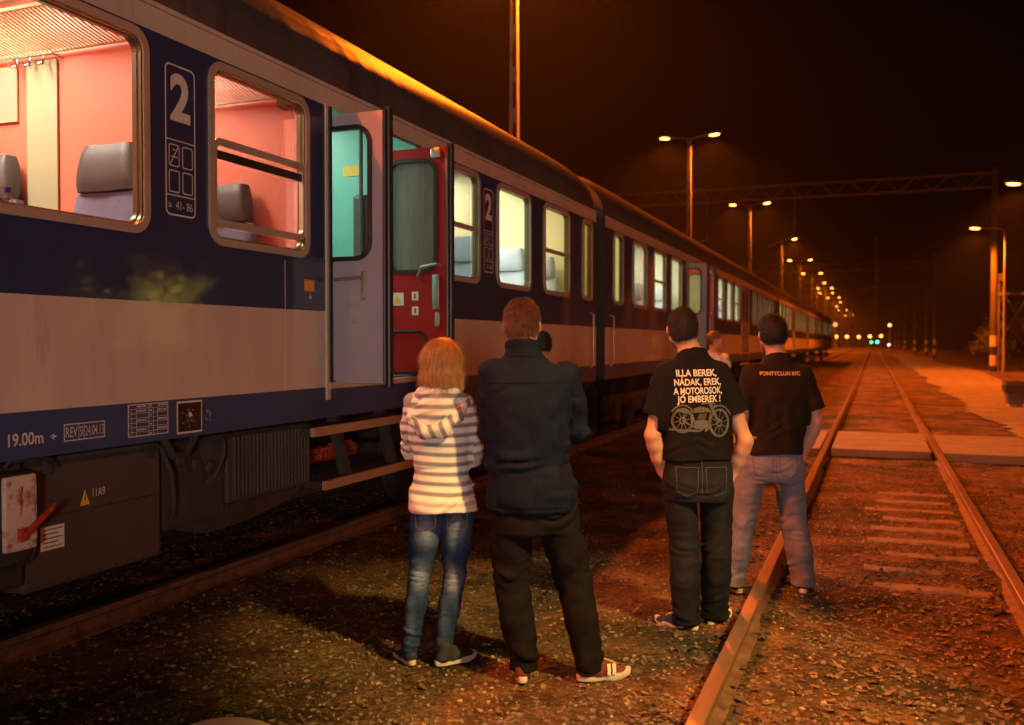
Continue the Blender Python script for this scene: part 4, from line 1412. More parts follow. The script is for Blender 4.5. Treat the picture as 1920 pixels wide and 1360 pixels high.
for k, (px_, py_, lb_) in enumerate(((1634, 641.8, 'left one of two small green signal lights at the end of the track'), (1645, 641.6, 'right brighter one of two green signal lights at the end of the track'))):
    far_light(240, px_, py_, (.05, .9, .45), 4 + 4 * k, .33, lb_, 'green signals at the horizon', cat='signal light', name='green_signal')
far_light(220, 1667, 647, (1, .75, .55), 5, .26, 'small whitish light right of the green signals', None, cat='signal light', name='far_white_lamp')
far_light(220, 1668, 610, (1, .32, .10), 8, .32, 'lone dim orange light above and right of the red row', None, cat='lamp post', name='far_orange_lamp')
far_light(150, 1566, 609, (1, .8, .3), .7, .34, 'dim yellow light beside the end of the lit windows', None, cat='signal light', name='far_yellow_lamp')

# ------------------------------------------------------------ bushes and tree on the right
M['bark'] = pm('bark', (.12, .09, .06), .9, .3, 8, .01, 20)
M['foliage'] = pm('dark_foliage', (.07, .075, .03), .8, .5, 1.5)
def tree(x, y, H, Rr, label, seed, n=2600, fol='foliage'):
    r = empty('tree', (x, y, 0)); tag(r, label, 'tree', 'trees on the right')
    rg = random.Random(seed)
    mb = MB()
    mb.tube([(0, 0, -.3), (.05, 0, H * .25), (-.05, .1, H * .5), (0, 0, H * .8)], [.16, .13, .09, .03], 8)
    tips = []
    for k in range(9):
        a = k * 2.4; z0 = H * rg.uniform(.25, .65)
        e = (math.cos(a) * Rr * rg.uniform(.5, .95), math.sin(a) * Rr * rg.uniform(.5, .95), z0 + H * rg.uniform(.1, .32))
        mb.tube([(0, 0, z0), (e[0] * .5, e[1] * .5, z0 + (e[2] - z0) * .65), e], [.06, .035, .012], 6)
        tips += [e, (e[0] * .6, e[1] * .6, z0 + (e[2] - z0) * .7)]
    tips += [(0, 0, H * .85), (.2, .1, H * .7)]
    mb.build('trunk', M['bark'], r, smooth=True)
    P = []
    for _ in range(n):
        t = rg.choice(tips)
        P.append((t[0] + rg.gauss(0, Rr * .2), t[1] + rg.gauss(0, Rr * .2), t[2] + rg.gauss(0, H * .06)))
    P = np.array(P); m = len(P)
    s = .05 + .06 * nrs.rand(m, 1)
    d1 = nrs.randn(m, 3); d1 /= np.linalg.norm(d1, axis=1, keepdims=True)
    d2 = np.cross(d1, nrs.randn(m, 3)); d2 /= np.linalg.norm(d2, axis=1, keepdims=True)
    V = np.stack([P - d1 * s, P + d2 * s * .5, P + d1 * s, P - d2 * s * .5], 1).reshape(-1, 3)
    put('crown', np_mesh('crown', V, np.arange(m * 4).reshape(-1, 4), M[fol], False), r)
tree(6.9, 64.5, 3.2, 1.1, 'small bushy tree left of the striped mast', 1)
tree(11.5, 60, 4.2, 1.9, 'dark tree at the right edge behind the steel frame', 2)
tree(10.5, 78, 5, 2.2, 'dark tree far behind the steel frame', 4)
tree(14, 95, 6.5, 3, 'large dim tree in the dark beyond the path', 5, 4000)

# two assumed, unseen trees with an added uplight; lit leaves mirror in the coach
M['litleaf'] = pm('yellowing_foliage', (.34, .30, .07), .7, .4, 4)
tree(8.3, 14.7, 3.5, .8, 'assumed small yellowing tree with an added lamp at its foot, nearer one', 21, 1500, 'litleaf')
tree(8.3, 17.2, 3.6, .9, 'assumed small yellowing tree with an added lamp at its foot, farther one', 22, 1500, 'litleaf')
gl = empty('added_uplight', (7.3, 15.9, 0)); tag(gl, 'added low uplight box between two small trees, out of view', 'added light')
mb = MB(); mb.bbox((-.15, -.2, -.05), (.15, .2, .35), .03); mb.build('lamp_housing', M['galv'], gl)
mb = MB(); mb.bbox((-.11, -.16, .345), (.11, .16, .356), .004); mb.build('lamp_lens', emit('uplight_lens', (1, .75, .3), 4), gl)
for dy in (-1, 1):
    add_light('lamp_light', 'SPOT', (0, dy * .08, .42), 8000, (1, .80, .30), aim=None, parent=gl, spot_size=R(44), spot_blend=.4, shadow_soft_size=.05).rotation_euler = Vector((1.0, dy * 1.25, 2.5)).to_track_quat('-Z', 'Y').to_euler()
# ------------------------------------------------------------ people: one smooth surface per body, grown from a distance field
class VNoise:
    def __init__(self, seed, n=32):
        self.t = np.random.RandomState(seed).rand(n, n, n).astype(np.float32) * 2 - 1
        self.n = n
    def __call__(self, x, y, z):
        n = self.n
        xi, yi, zi = np.floor(x), np.floor(y), np.floor(z)
        fx, fy, fz = x - xi, y - yi, z - zi
        fx, fy, fz = [f * f * (3 - 2 * f) for f in (fx, fy, fz)]
        xi, yi, zi = [a.astype(np.int32) % n for a in (xi, yi, zi)]
        x1, y1, z1 = (xi + 1) % n, (yi + 1) % n, (zi + 1) % n
        T = self.t
        def l(a, b, f): return a + (b - a) * f
        return l(l(l(T[xi, yi, zi], T[x1, yi, zi], fx), l(T[xi, y1, zi], T[x1, y1, zi], fx), fy),
                 l(l(T[xi, yi, z1], T[x1, yi, z1], fx), l(T[xi, y1, z1], T[x1, y1, z1], fx), fy), fz)
VN = VNoise(5)
def RF(x, y, z, fx, fz, o=0.0):
    """irregular creases running mostly across z"""
    return 1 - 2.6 * np.abs(VN(x * fx + o, y * fx + o * .7, z * fz + 1.8 * VN(x * 5 + o, y * 5, z * 6)))

def V3(p): return np.array(p, float)

def sd_cone(P, a, b, r1, r2, sq=None):
    """rounded tapered limb; sq = (ax, f) squashes the section along the given unit axis"""
    a, b = V3(a), V3(b)
    ba = b - a
    pa = P - a
    h = np.clip((pa @ ba) / (ba @ ba), 0, 1)
    d = pa - h[..., None] * ba
    if sq is not None:
        ax = V3(sq[0]); ax /= np.linalg.norm(ax)
        c = d @ ax
        d = d + c[..., None] * ax * (1 / sq[1] - 1)
    return np.sqrt((d * d).sum(-1)) - (r1 + (r2 - r1) * h)

def sd_ell(P, c, r, rot=None):
    q = P - V3(c)
    if rot is not None: q = q @ rot
    r = V3(r)
    k0 = np.sqrt(((q / r) ** 2).sum(-1)); k1 = np.sqrt(((q / (r * r)) ** 2).sum(-1))
    return np.where(k1 > 1e-6, k0 * (k0 - 1) / np.maximum(k1, 1e-6), -r.min())

def sd_stack(P, rows, p=2.3):
    """rows of (z, cx, cy, rx, ry): torso-like stack of superellipses"""
    rows = sorted(rows)
    A_ = np.array(rows, float)
    z = P[..., 2]
    zz = np.linspace(A_[0, 0], A_[-1, 0], 60)
    S = [np.interp(zz, A_[:, 0], A_[:, k]) for k in range(1, 5)]
    ker = np.array([1, 3, 5, 3, 1.]) / 13
    S = [np.convolve(np.pad(s, 2, mode='edge'), ker, 'valid') for s in S]
    cx, cy, rx, ry = [np.interp(z, zz, s) for s in S]
    q = (np.abs((P[..., 0] - cx) / rx) ** p + np.abs((P[..., 1] - cy) / ry) ** p) ** (1 / p)
    d = (q - 1) * np.minimum(rx, ry)
    dz = np.maximum(A_[0, 0] - z, z - A_[-1, 0])
    return np.where(dz > 0, np.sqrt(np.maximum(d, 0) ** 2 + dz ** 2), np.maximum(d, dz * 1.0))

class Field:
    def __init__(self, lo, hi, h):
        self.lo = V3(lo); self.h = h
        self.n = np.ceil((V3(hi) - self.lo) / h).astype(int) + 1
        ax = [self.lo[i] + np.arange(self.n[i]) * h for i in range(3)]
        self.ax = ax
        self.F = np.full(self.n, .3, np.float32)
    def sub(self, lo, hi):
        a = np.clip(np.floor((V3(lo) - self.lo) / self.h).astype(int), 0, self.n)
        b = np.clip(np.ceil((V3(hi) - self.lo) / self.h).astype(int) + 1, 0, self.n)
        sl = tuple(slice(a[i], b[i]) for i in range(3))
        P = np.stack(np.meshgrid(*[self.ax[i][sl[i]] for i in range(3)], indexing='ij'), -1)
        return sl, P
    def mix(self, sl, d, k, op):
        F = self.F[sl]
        if op == 'add':
            if k > 0:
                hh = np.clip(.5 + .5 * (F - d) / k, 0, 1)
                self.F[sl] = F + (d - F) * hh - k * hh * (1 - hh)
            else: self.F[sl] = np.minimum(F, d)
        else:
            hh = np.clip(.5 - .5 * (F + d) / max(k, 1e-5), 0, 1)
            self.F[sl] = F + (-d - F) * hh + k * hh * (1 - hh)
    def cone(self, a, b, r1, r2, k=.02, op='add', sq=None):
        m = max(r1, r2) + k + .03
        if sq is not None and sq[1] > 1: m *= sq[1]
        lo = np.minimum(V3(a), V3(b)) - m; hi = np.maximum(V3(a), V3(b)) + m
        sl, P = self.sub(lo, hi)
        if P.size: self.mix(sl, sd_cone(P, a, b, r1, r2, sq), k, op)
        return self
    def chain(self, pts, k=.02, sq=None):
        for (a, ra), (b, rb) in zip(pts, pts[1:]): self.cone(a, b, ra, rb, k, sq=sq)
        return self
    def ell(self, c, r, k=.02, op='add', rot=None):
        m = max(r) + k + .03
        sl, P = self.sub(V3(c) - m, V3(c) + m)
        if P.size: self.mix(sl, sd_ell(P, c, r, rot), k, op)
        return self
    def stack(self, rows, k=.02, p=2.3):
        A_ = np.array(rows)
        m = k + .03
        lo = (A_[:, 1] - A_[:, 3]).min() - m, (A_[:, 2] - A_[:, 4]).min() - m, A_[:, 0].min() - m
        hi = (A_[:, 1] + A_[:, 3]).max() + m, (A_[:, 2] + A_[:, 4]).max() + m, A_[:, 0].max() + m
        sl, P = self.sub(lo, hi)
        self.mix(sl, sd_stack(P, rows, p), k, 'add')
        return self
    def P(self):
        return np.stack(np.meshgrid(*self.ax, indexing='ij'), -1)
    def wrinkle(self, fn):
        band = np.abs(self.F) < .035
        i = np.nonzero(band)
        x, y, z = [self.ax[j][i[j]] for j in range(3)]
        self.F[i] += fn(x, y, z).astype(np.float32)
        return self
    def shell(self, t):
        self.F = np.maximum(self.F, -(self.F + t)); return self
    def clip(self, p, n):
        """remove what lies on the side the normal n points to"""
        n = V3(n) / np.linalg.norm(n)
        d = (self.P() - V3(p)) @ n
        self.F = np.maximum(self.F, d.astype(np.float32)); return self
    def clip_fn(self, fn):
        self.F = np.maximum(self.F, fn(self.P()).astype(np.float32)); return self
    def polys(self):
        F = self.F.copy()
        F[0] = F[-1] = .1; F[:, 0] = F[:, -1] = .1; F[:, :, 0] = F[:, :, -1] = .1
        ins = F < 0
        n = np.array(F.shape)
        acc = np.zeros(tuple(n - 1) + (3,), np.float32); cnt = np.zeros(tuple(n - 1), np.float32)
        faces = []
        for ax in range(3):
            s0 = [slice(None)] * 3; s1 = [slice(None)] * 3
            s0[ax] = slice(0, -1); s1[ax] = slice(1, None)
            a, b = F[tuple(s0)], F[tuple(s1)]
            ch = (a < 0) != (b < 0)
            I = np.argwhere(ch)
            t = a[ch] / (a[ch] - b[ch])
            pos = I.astype(np.float32); pos[:, ax] += t
            o = [i for i in range(3) if i != ax]
            cells = []
            for du, dv in ((0, 0), (1, 0), (1, 1), (0, 1)):
                C = I.copy(); C[:, o[0]] -= du; C[:, o[1]] -= dv
                cells.append(C)
                np.add.at(acc, (C[:, 0], C[:, 1], C[:, 2]), pos)
                np.add.at(cnt, (C[:, 0], C[:, 1], C[:, 2]), 1)
            Q = np.stack(cells, 1)
            flip = (a[ch] < 0) == (ax == 1)
            Q[flip] = Q[flip][:, ::-1]
            faces.append(Q)
        Q = np.concatenate(faces)
        act = cnt > 0
        ids = np.full(cnt.shape, -1, np.int64); ids[act] = np.arange(act.sum())
        v = acc[act] / cnt[act][:, None] * self.h + self.lo
        f = ids[Q[..., 0], Q[..., 1], Q[..., 2]]
        return v, f

def relax(v, f, it=1, lam=.5):
    e = np.concatenate([f[:, [0, 1]], f[:, [1, 2]], f[:, [2, 3]], f[:, [3, 0]]])
    for _ in range(it):
        s = np.zeros_like(v); c = np.zeros(len(v))
        np.add.at(s, e[:, 0], v[e[:, 1]]); np.add.at(s, e[:, 1], v[e[:, 0]])
        np.add.at(c, e[:, 0], 1); np.add.at(c, e[:, 1], 1)
        v = v + lam * (s / c[:, None] - v)
    return v

def field_obj(name, F, mat, parent, it=1, attrs=None):
    v, f = F.polys()
    v = relax(v, f, it)
    me = np_mesh(name, v, f, mat)
    if attrs:
        for k, fn in attrs.items():
            at = me.attributes.new(k, 'FLOAT', 'POINT')
            at.data.foreach_set('value', fn(v).astype(np.float32))
    return put(name, me, parent)

M['skin'] = pm('skin', (.46, .24, .16), .5, .06, 12, .0006, 150)
M['skin'].node_tree.nodes['Principled BSDF'].inputs['Subsurface Weight'].default_value = .12
M['skin'].node_tree.nodes['Principled BSDF'].inputs['Subsurface Scale'].default_value = .01
M['eye'] = pm('eye', (.75, .72, .68), .2, .02)
M['sole'] = pm('shoe_sole', (.62, .55, .47), .7, .12, 15)
M['shoeblack'] = pm('black_canvas', (.02, .02, .024), .8, .3, 30, .0008, 300)
M['shoered'] = pm('red_brown_suede', (.13, .025, .02), .8, .3, 30, .0008, 300)
M['stripe'] = pm('white_shoe_stripe', (.65, .58, .52), .6, .05)

def cloth(name, col, var=.12, bump=.0008, weave=450, rough=.9, fade=None, fadecol=None, vscale=12):
    m = pm(name, col, rough, var, vscale, bump, weave, spec=.06)
    if fadecol is not None:
        t = m.node_tree; b = t.nodes['Principled BSDF']
        src = b.inputs['Base Color'].links[0].from_socket
        at = t.nodes.new('ShaderNodeAttribute'); at.attribute_name = 'wear'
        nz = t.nodes.new('ShaderNodeTexNoise'); nz.inputs['Scale'].default_value = 60; nz.inputs['Detail'].default_value = 5
        mu = t.nodes.new('ShaderNodeMath'); mu.operation = 'MULTIPLY'
        mr = t.nodes.new('ShaderNodeMapRange'); mr.inputs[1].default_value = .3; mr.inputs[2].default_value = .7; mr.inputs[3].default_value = .45; mr.inputs[4].default_value = 1.2
        tcn = t.nodes.new('ShaderNodeTexCoord'); mp = t.nodes.new('ShaderNodeMapping'); mp.inputs['Scale'].default_value = (.35, 1, 1.6)
        t.links.new(tcn.outputs['Object'], mp.inputs[0]); t.links.new(mp.outputs[0], nz.inputs['Vector'])
        t.links.new(nz.outputs[0], mr.inputs[0])
        t.links.new(at.outputs['Fac'], mu.inputs[0]); t.links.new(mr.outputs[0], mu.inputs[1])
        mx = t.nodes.new('ShaderNodeMix'); mx.data_type = 'RGBA'
        t.links.new(mu.outputs[0], mx.inputs[0]); t.links.new(src, mx.inputs[6]); mx.inputs[7].default_value = (*fadecol, 1)
        t.links.new(mx.outputs[2], b.inputs['Base Color'])
    return m

def striped_cloth(name, light, dark_, period, duty):
    m = cloth(name, light, .06, .0012, 260)
    t = m.node_tree; b = t.nodes['Principled BSDF']
    src = b.inputs['Base Color'].links[0].from_socket
    at = t.nodes.new('ShaderNodeAttribute'); at.attribute_name = 'band'
    dv = t.nodes.new('ShaderNodeMath'); dv.operation = 'DIVIDE'; dv.inputs[1].default_value = period
    fr = t.nodes.new('ShaderNodeMath'); fr.operation = 'FRACT'
    lt = t.nodes.new('ShaderNodeMapRange'); lt.inputs[1].default_value = duty - .09; lt.inputs[2].default_value = duty + .09
    lt.inputs[3].default_value = 1; lt.inputs[4].default_value = 0
    f2 = t.nodes.new('ShaderNodeMapRange'); f2.inputs[1].default_value = .0; f2.inputs[2].default_value = .15
    mm = t.nodes.new('ShaderNodeMath'); mm.operation = 'MULTIPLY'
    sg = t.nodes.new('ShaderNodeAttribute'); sg.attribute_name = 'plain'
    m3 = t.nodes.new('ShaderNodeMath'); m3.operation = 'MULTIPLY'
    inv = t.nodes.new('ShaderNodeMath'); inv.operation = 'SUBTRACT'; inv.inputs[0].default_value = 1
    t.links.new(at.outputs['Fac'], dv.inputs[0]); t.links.new(dv.outputs[0], fr.inputs[0])
    t.links.new(fr.outputs[0], lt.inputs[0]); t.links.new(fr.outputs[0], f2.inputs[0])
    t.links.new(lt.outputs[0], mm.inputs[0]); t.links.new(f2.outputs[0], mm.inputs[1])
    t.links.new(sg.outputs['Fac'], inv.inputs[1]); t.links.new(mm.outputs[0], m3.inputs[0]); t.links.new(inv.outputs[0], m3.inputs[1])
    mx = t.nodes.new('ShaderNodeMix'); mx.data_type = 'RGBA'
    t.links.new(m3.outputs[0], mx.inputs[0]); t.links.new(src, mx.inputs[6]); mx.inputs[7].default_value = (*dark_, 1)
    t.links.new(mx.outputs[2], b.inputs['Base Color'])
    return m

def unit(v):
    v = V3(v); return v / np.linalg.norm(v)

def add_hand(F, wrist, d, palm_n, thumb_side, curl=.7, s=1.0):
    """palm, four fingers of unequal length with two bends, thumb from the side of the palm"""
    d = unit(d); n = unit(V3(palm_n) - (V3(palm_n) @ d) * d); t = np.cross(d, n) * thumb_side
    w0 = V3(wrist)
    for u in (-.026, 0, .026):
        F.cone(w0 + d * .01 + t * u * .7 * s, w0 + d * .085 * s + t * u * s, .0165 * s, .0135 * s, .012)
    for i, (u, L_) in enumerate(((.032, .072), (.011, .080), (-.011, .074), (-.031, .058))):
        p0 = w0 + d * .088 * s + t * u * s
        a = curl * .5
        d1 = d * math.cos(a) + n * math.sin(a)
        p1 = p0 + d1 * L_ * .48 * s
        a = curl * 1.25
        d2 = d * math.cos(a) + n * math.sin(a)
        p2 = p1 + d2 * L_ * .30 * s
        a = curl * 1.8
        d3 = d * math.cos(a) + n * math.sin(a)
        p3 = p2 + d3 * L_ * .24 * s
        F.cone(p0, p1, .0092 * s, .0085 * s, .004); F.cone(p1, p2, .0085 * s, .0078 * s, .003); F.cone(p2, p3, .0078 * s, .0068 * s, .003)
    q0 = w0 + d * .028 * s + t * .032 * s
    q1 = q0 + unit(d * .7 + t * .75 + n * .25) * .042 * s
    q2 = q1 + unit(d * .9 + t * .25 + n * .45) * .034 * s
    F.cone(q0, q1, .0125 * s, .0105 * s, .01); F.cone(q1, q2, .0105 * s, .0085 * s, .004)

def add_head(F, c, s=1.0, turn=0.0, jaw=1.0, neck=None, rneck=.058, tilt=0.0):
    """c = centre of the skull at eye height; face towards +y turned by turn about z"""
    ca, sa = math.cos(turn), math.sin(turn)
    Rz = np.array([[ca, -sa, 0], [sa, ca, 0], [0, 0, 1.]])
    ct, st = math.cos(tilt), math.sin(tilt)
    Rx = np.array([[1, 0, 0], [0, ct, -st], [0, st, ct]])
    Rm = Rz @ Rx
    c = V3(c)
    W = lambda p: c + Rm @ (V3(p) * s)
    F.ell(W((0, -.012, .028)), (.074 * s, .092 * s, .088 * s), .01, rot=Rm)      # skull
    F.ell(W((0, -.035, -.01)), (.066 * s, .062 * s, .062 * s), .02, rot=Rm)      # back of the head
    F.ell(W((0, .035, -.035)), (.058 * s, .052 * s, .070 * s), .025, rot=Rm)     # face
    F.ell(W((0, .062, -.085)), (.030 * jaw * s, .025 * s, .022 * s), .03, rot=Rm)  # chin
    for q in (-1, 1):
        F.cone(W((q * .055 * jaw, .0, -.055)), W((q * .02, .06, -.088)), .018 * s, .016 * s, .025)   # jaw line
        F.ell(W((q * .038, .068, -.028)), (.018 * s, .014 * s, .014 * s), .02, rot=Rm)               # cheekbone
        F.ell(W((q * .030, .083, .0)), (.016 * s, .012 * s, .0095 * s), .010, op='sub', rot=Rm)       # eye socket
        # ear: rim, lobe and hollow
        F.ell(W((q * .084, -.006, -.004)), (.0095 * s, .018 * s, .031 * s), .006, rot=Rm @ np.array([[math.cos(q * .35), -math.sin(q * .35), 0], [math.sin(q * .35), math.cos(q * .35), 0], [0, 0, 1.]]))
        F.ell(W((q * .080, .003, -.030)), (.006 * s, .009 * s, .011 * s), .006, rot=Rm)
        F.ell(W((q * .096, .004, .0)), (.006 * s, .009 * s, .016 * s), .004, op='sub', rot=Rm)
    F.cone(W((-.04, .078, .017)), W((.04, .078, .017)), .009 * s, .009 * s, .014)      # brow
    F.cone(W((0, .086, .005)), W((0, .104, -.030)), .006 * s, .0105 * s, .010)        # nose
    F.ell(W((-.011, .094, -.033)), (.008 * s,) * 3, .005); F.ell(W((.011, .094, -.033)), (.008 * s,) * 3, .005)
    F.cone(W((-.018, .083, -.055)), W((.018, .083, -.055)), .0065 * s, .0065 * s, .004)  # lips
    F.cone(W((-.015, .083, -.065)), W((.015, .083, -.065)), .0070 * s, .0070 * s, .004)
    F.cone(W((-.022, .092, -.060)), W((.022, .092, -.060)), .002 * s, .002 * s, .003, op='sub')
    if neck is not None:
        F.cone(W((0, -.022, -.04)), neck, rneck * .94 * s, rneck, .03)
    return Rm, W

def hair_cap(name, c, Rm, s, mat, parent, zcut=-.055, lift=.008, fine=.0025, freq=120, h=.005, front=.055, extra=None, nape=-.075):
    """close-cropped hair following the skull, cut above the ears, along the nape and at the forehead"""
    c = V3(c)
    F = Field(c - .16, c + .16, h)
    W = lambda p: c + Rm @ (V3(p) * s)
    F.ell(W((0, -.012, .030)), ((.074 + lift) * s, (.093 + lift) * s, (.090 + lift * 1.3) * s), .01, rot=Rm)
    F.ell(W((0, -.036, -.012)), ((.067 + lift) * s, (.064 + lift) * s, (.066 + lift * .6) * s), .02, rot=Rm)
    if extra: extra(F, W)
    def cut(P):
        q = ((P - c) @ Rm) / s
        x, y, z = q[..., 0], q[..., 1], q[..., 2]
        edge = nape + np.clip((y + .055) / .05, 0, 1) * (-.005 - nape) + np.clip((y - .0) / .06, 0, 1) * .06
        d = edge - z
        d2 = y - (front + np.clip(z - .06, -.1, .06) * .35)
        ear = .034 - np.sqrt((np.abs(np.abs(x) - .078) * .6) ** 2 + (y - .004) ** 2 + (z + .005) ** 2)
        return np.maximum(np.maximum(d, np.where(z < .075, d2, -1)), ear * .8) * s
    F.clip_fn(cut)
    F.wrinkle(lambda x, y, z: VN(x * freq, y * freq, z * freq * .6) * fine + VN(x * 45, y * 45, z * 30) * fine * .6)
    o = field_obj(name, F, mat, parent, it=1)
    return o

def strands(name, obj, n, length, mat, parent, flow=None, lift=.5, w=.0007, seed=3, seg=3, keep=None, curl=.15):
    """thin hair blades growing from the surface of obj"""
    me = obj.data
    rs = np.random.RandomState(seed)
    nv = len(me.vertices)
    co = np.empty(nv * 3); me.vertices.foreach_get('co', co); co = co.reshape(-1, 3)
    no = np.empty(nv * 3); me.vertex_normals.foreach_get('vector', no); no = no.reshape(-1, 3)
    i = rs.randint(0, nv, n)
    if keep is not None:
        i = i[keep(co[i])]
    n = len(i)
    p = co[i] + rs.randn(n, 3) * .0015; nn = no[i]
    fl = flow(p, nn) if flow is not None else np.tile([0, 0, -1.], (n, 1))
    fl = fl - (fl * nn).sum(1, keepdims=True) * nn
    fl /= np.linalg.norm(fl, axis=1, keepdims=True) + 1e-6
    d = nn * lift + fl * (1 - lift) + rs.randn(n, 3) * curl
    d /= np.linalg.norm(d, axis=1, keepdims=True)
    side = np.cross(d, nn + rs.randn(n, 3) * .5); side /= np.linalg.norm(side, axis=1, keepdims=True) + 1e-6
    L_ = length * (.5 + .8 * rs.rand(n, 1))
    vs = []
    for k in range(seg + 1):
        f = k / seg
        c = p + d * L_ * f + np.array([0, 0, -1.]) * L_ * f * f * .25 * (1 - lift)
        ww = w * (1 - f * .85)
        vs += [c - side * ww, c + side * ww]
    V = np.stack(vs, 1)
    q = np.array([(2 * k, 2 * k + 1, 2 * k + 3, 2 * k + 2) for k in range(seg)])
    Fc = (q[None] + (np.arange(n) * (2 * seg + 2))[:, None, None]).reshape(-1, 4)
    return put(name, np_mesh(name, V.reshape(-1, 3), Fc, mat), parent)

def hair_mat(name, col, rough=.45):
    m = pm(name, col, rough, .45, 60, .0006, 420, spec=.5, stretch=(1, 1, .3))
    return m

def shoe(parent, heel, toe, s=1.0, upper='shoeblack', sole='sole', stripes=False, name='shoe', h=.0045, rise=0.0, wide=1.0):
    """low canvas shoe from the heel point to the toe point on the ground"""
    heel, toe = V3(heel), V3(toe)
    d = toe - heel; L_ = np.linalg.norm(d[:2]); d = np.array([d[0], d[1], 0]) / L_; q = np.array([-d[1], d[0], 0])
    z0 = heel[2]
    def T(a, b, c): return heel * [1, 1, 0] + d * a * L_ + q * b * s * wide + np.array([0, 0, z0 + c * s])
    def rotm(): return np.stack([d, q, np.array([0, 0, 1.])], 1)
    lo = np.minimum(heel, toe) - .08; hi = np.maximum(heel, toe) + .08; hi[2] = z0 + .16
    F = Field(lo, hi, h)
    F.cone(T(.14, 0, .036), T(.42, 0, .036), .036 * s, .034 * s, .02)
    F.cone(T(.42, 0, .034), T(.80, .004, .026), .040 * s, .036 * s, .02, sq=((0, 0, 1), .75))
    F.cone(T(.80, .004, .022), T(.88, .004, .022), .036 * s, .028 * s, .02, sq=((0, 0, 1), .7))
    F.cone(T(.15, 0, .05), T(.20, 0, .105), .036 * s, .040 * s, .02)
    F.cone(T(.30, 0, .08), T(.62, 0, .05), .032 * s, .026 * s, .03)
    F.clip((0, 0, z0 + .022 * s), (0, 0, -1))
    sl, P = F.sub(lo, hi)
    F.wrinkle(lambda x, y, z: .0016 * VN(x * 60, y * 60, z * 60))
    up = field_obj(name, F, M[upper], parent)
    # sole: outline grown from the same plan shape
    out = []
    for k in range(40):
        a = 2 * math.pi * k / 40
        ca, sa = math.cos(a), math.sin(a)
        u = .5 + .515 * ca
        hw = .034 + .012 * math.exp(-((u - .72) / .2) ** 2) - .004 * math.exp(-((u - .4) / .15) ** 2)
        b = hw * math.copysign(abs(sa) ** .62, sa)
        out.append((u, b))
    mb = MB()
    rings = []
    for c, g in ((-.002, .94), (.003, 1.0), (.024, 1.02), (.031, 1.0), (.031, .90)):
        ring = []
        for u, b in out:
            lift = .012 * max(0, (u - .75) / .25) ** 2
            p = T(.5 + (u - .5) * g, b * g, c + lift + rise)
            ring.append(tuple(p))
        rings.append(ring)
    mb.loft(rings)
    mb.build('sole', M[sole], up, smooth=True)
    if stripes:
        for st in (.50, .60):
            mb = MB()
            for sd in (-1, 1):
                pts = [T(st, sd * .047, .030), T(st + .01, sd * .044, .045), T(st + .02, sd * .036, .062), T(st + .03, sd * .022, .074)]
                a_ = [tuple(p) for p in pts]; b_ = [tuple(p + d * .017) for p in pts]
                o_ = [tuple(p + np.array([0, 0, .002]) + q * sd * .004) for p in pts]; o2 = [tuple(p + d * .017 + np.array([0, 0, .002]) + q * sd * .004) for p in pts]
                mb.loft([[a_[k], b_[k], o2[k], o_[k]] for k in range(4)])
            mb.build('shoe_stripe', M['stripe'], up)
    mb = MB()
    for k in range(4):
        a = T(.40 + k * .07, -.016, .092 - k * .012); b = T(.42 + k * .07, .016, .092 - k * .012)
        mb.tube([tuple(a), tuple((a + b) / 2 + [0, 0, .004]), tuple(b)], .0025, 5)
    mb.build('laces', M['stripe'], up, smooth=True)
    return up

def person_root(px, py, zc, label, name='person'):
    """stand a figure at the image position of its feet; its own axes are the camera's right and forward"""
    th = R(YAW)
    xc = (px - 960) / 1750 * zc
    X = xc * math.cos(th) - zc * math.sin(th); Y = xc * math.sin(th) + zc * math.cos(th)
    r = empty(name, (X, Y, 0), th)
    tag(r, label, 'person')
    return r

def legs_skin(F, L, Rr, hip_z, hw, s=1.0, k=.03):
    for side, (kn, an) in ((-1, L), (1, Rr)):
        F.chain([((side * hw, 0, hip_z), .078 * s), (kn, .050 * s), (V3(kn) * .4 + V3(an) * .6 + [0, -.012, .06], .046 * s), (an, .034 * s)], k)

def project_text(shirt, items, mat, parent, name, y_from=-1.0, off=.0016, max_edge=.01):
    """print flat shapes onto the back of a garment: items = list of (verts2d, faces)"""
    me = shirt.data
    bvh = BVHTree.FromPolygons([v.co[:] for v in me.vertices], [tuple(p.vertices) for p in me.polygons])
    bm = bmesh.new()
    for vs, fs_ in items:
        vv = [bm.verts.new((x, 0, z)) for x, z in vs]
        for f in fs_:
            try: bm.faces.new([vv[i] for i in f])
            except ValueError: pass
    bmesh.ops.triangulate(bm, faces=bm.faces)
    bm.verts.ensure_lookup_table()
    xs_ = [v.co.x for v in bm.verts]; zs_ = [v.co.z for v in bm.verts]
    for ax, lo, hi in ((0, min(xs_), max(xs_)), (2, min(zs_), max(zs_))):
        t = lo + max_edge
        while t < hi:
            co = [0, 0, 0]; co[ax] = t; no = [0, 0, 0]; no[ax] = 1
            bmesh.ops.bisect_plane(bm, geom=list(bm.verts) + list(bm.edges) + list(bm.faces), plane_co=co, plane_no=no)
            t += max_edge
    for v in bm.verts:
        hit = bvh.ray_cast(Vector((v.co.x, y_from, v.co.z)), Vector((0, 1, 0)))
        if hit[0] is not None:
            v.co.y = hit[0].y - off
    m2 = bpy.data.meshes.new(name); bm.to_mesh(m2); bm.free()
    m2.materials.append(mat)
    return put(name, m2, parent)

def text_item(s, cx, cz, size, bold=0.0, sx=1.0, rot=0.0, shear=0.0):
    me = text_mesh(s, size, bold, 'CENTER', sx=sx, shear=shear)
    c, sn = math.cos(rot), math.sin(rot)
    return ([(cx + v.co.x * c - v.co.y * sn, cz + v.co.x * sn + v.co.y * c) for v in me.vertices], [tuple(p.vertices) for p in me.polygons])

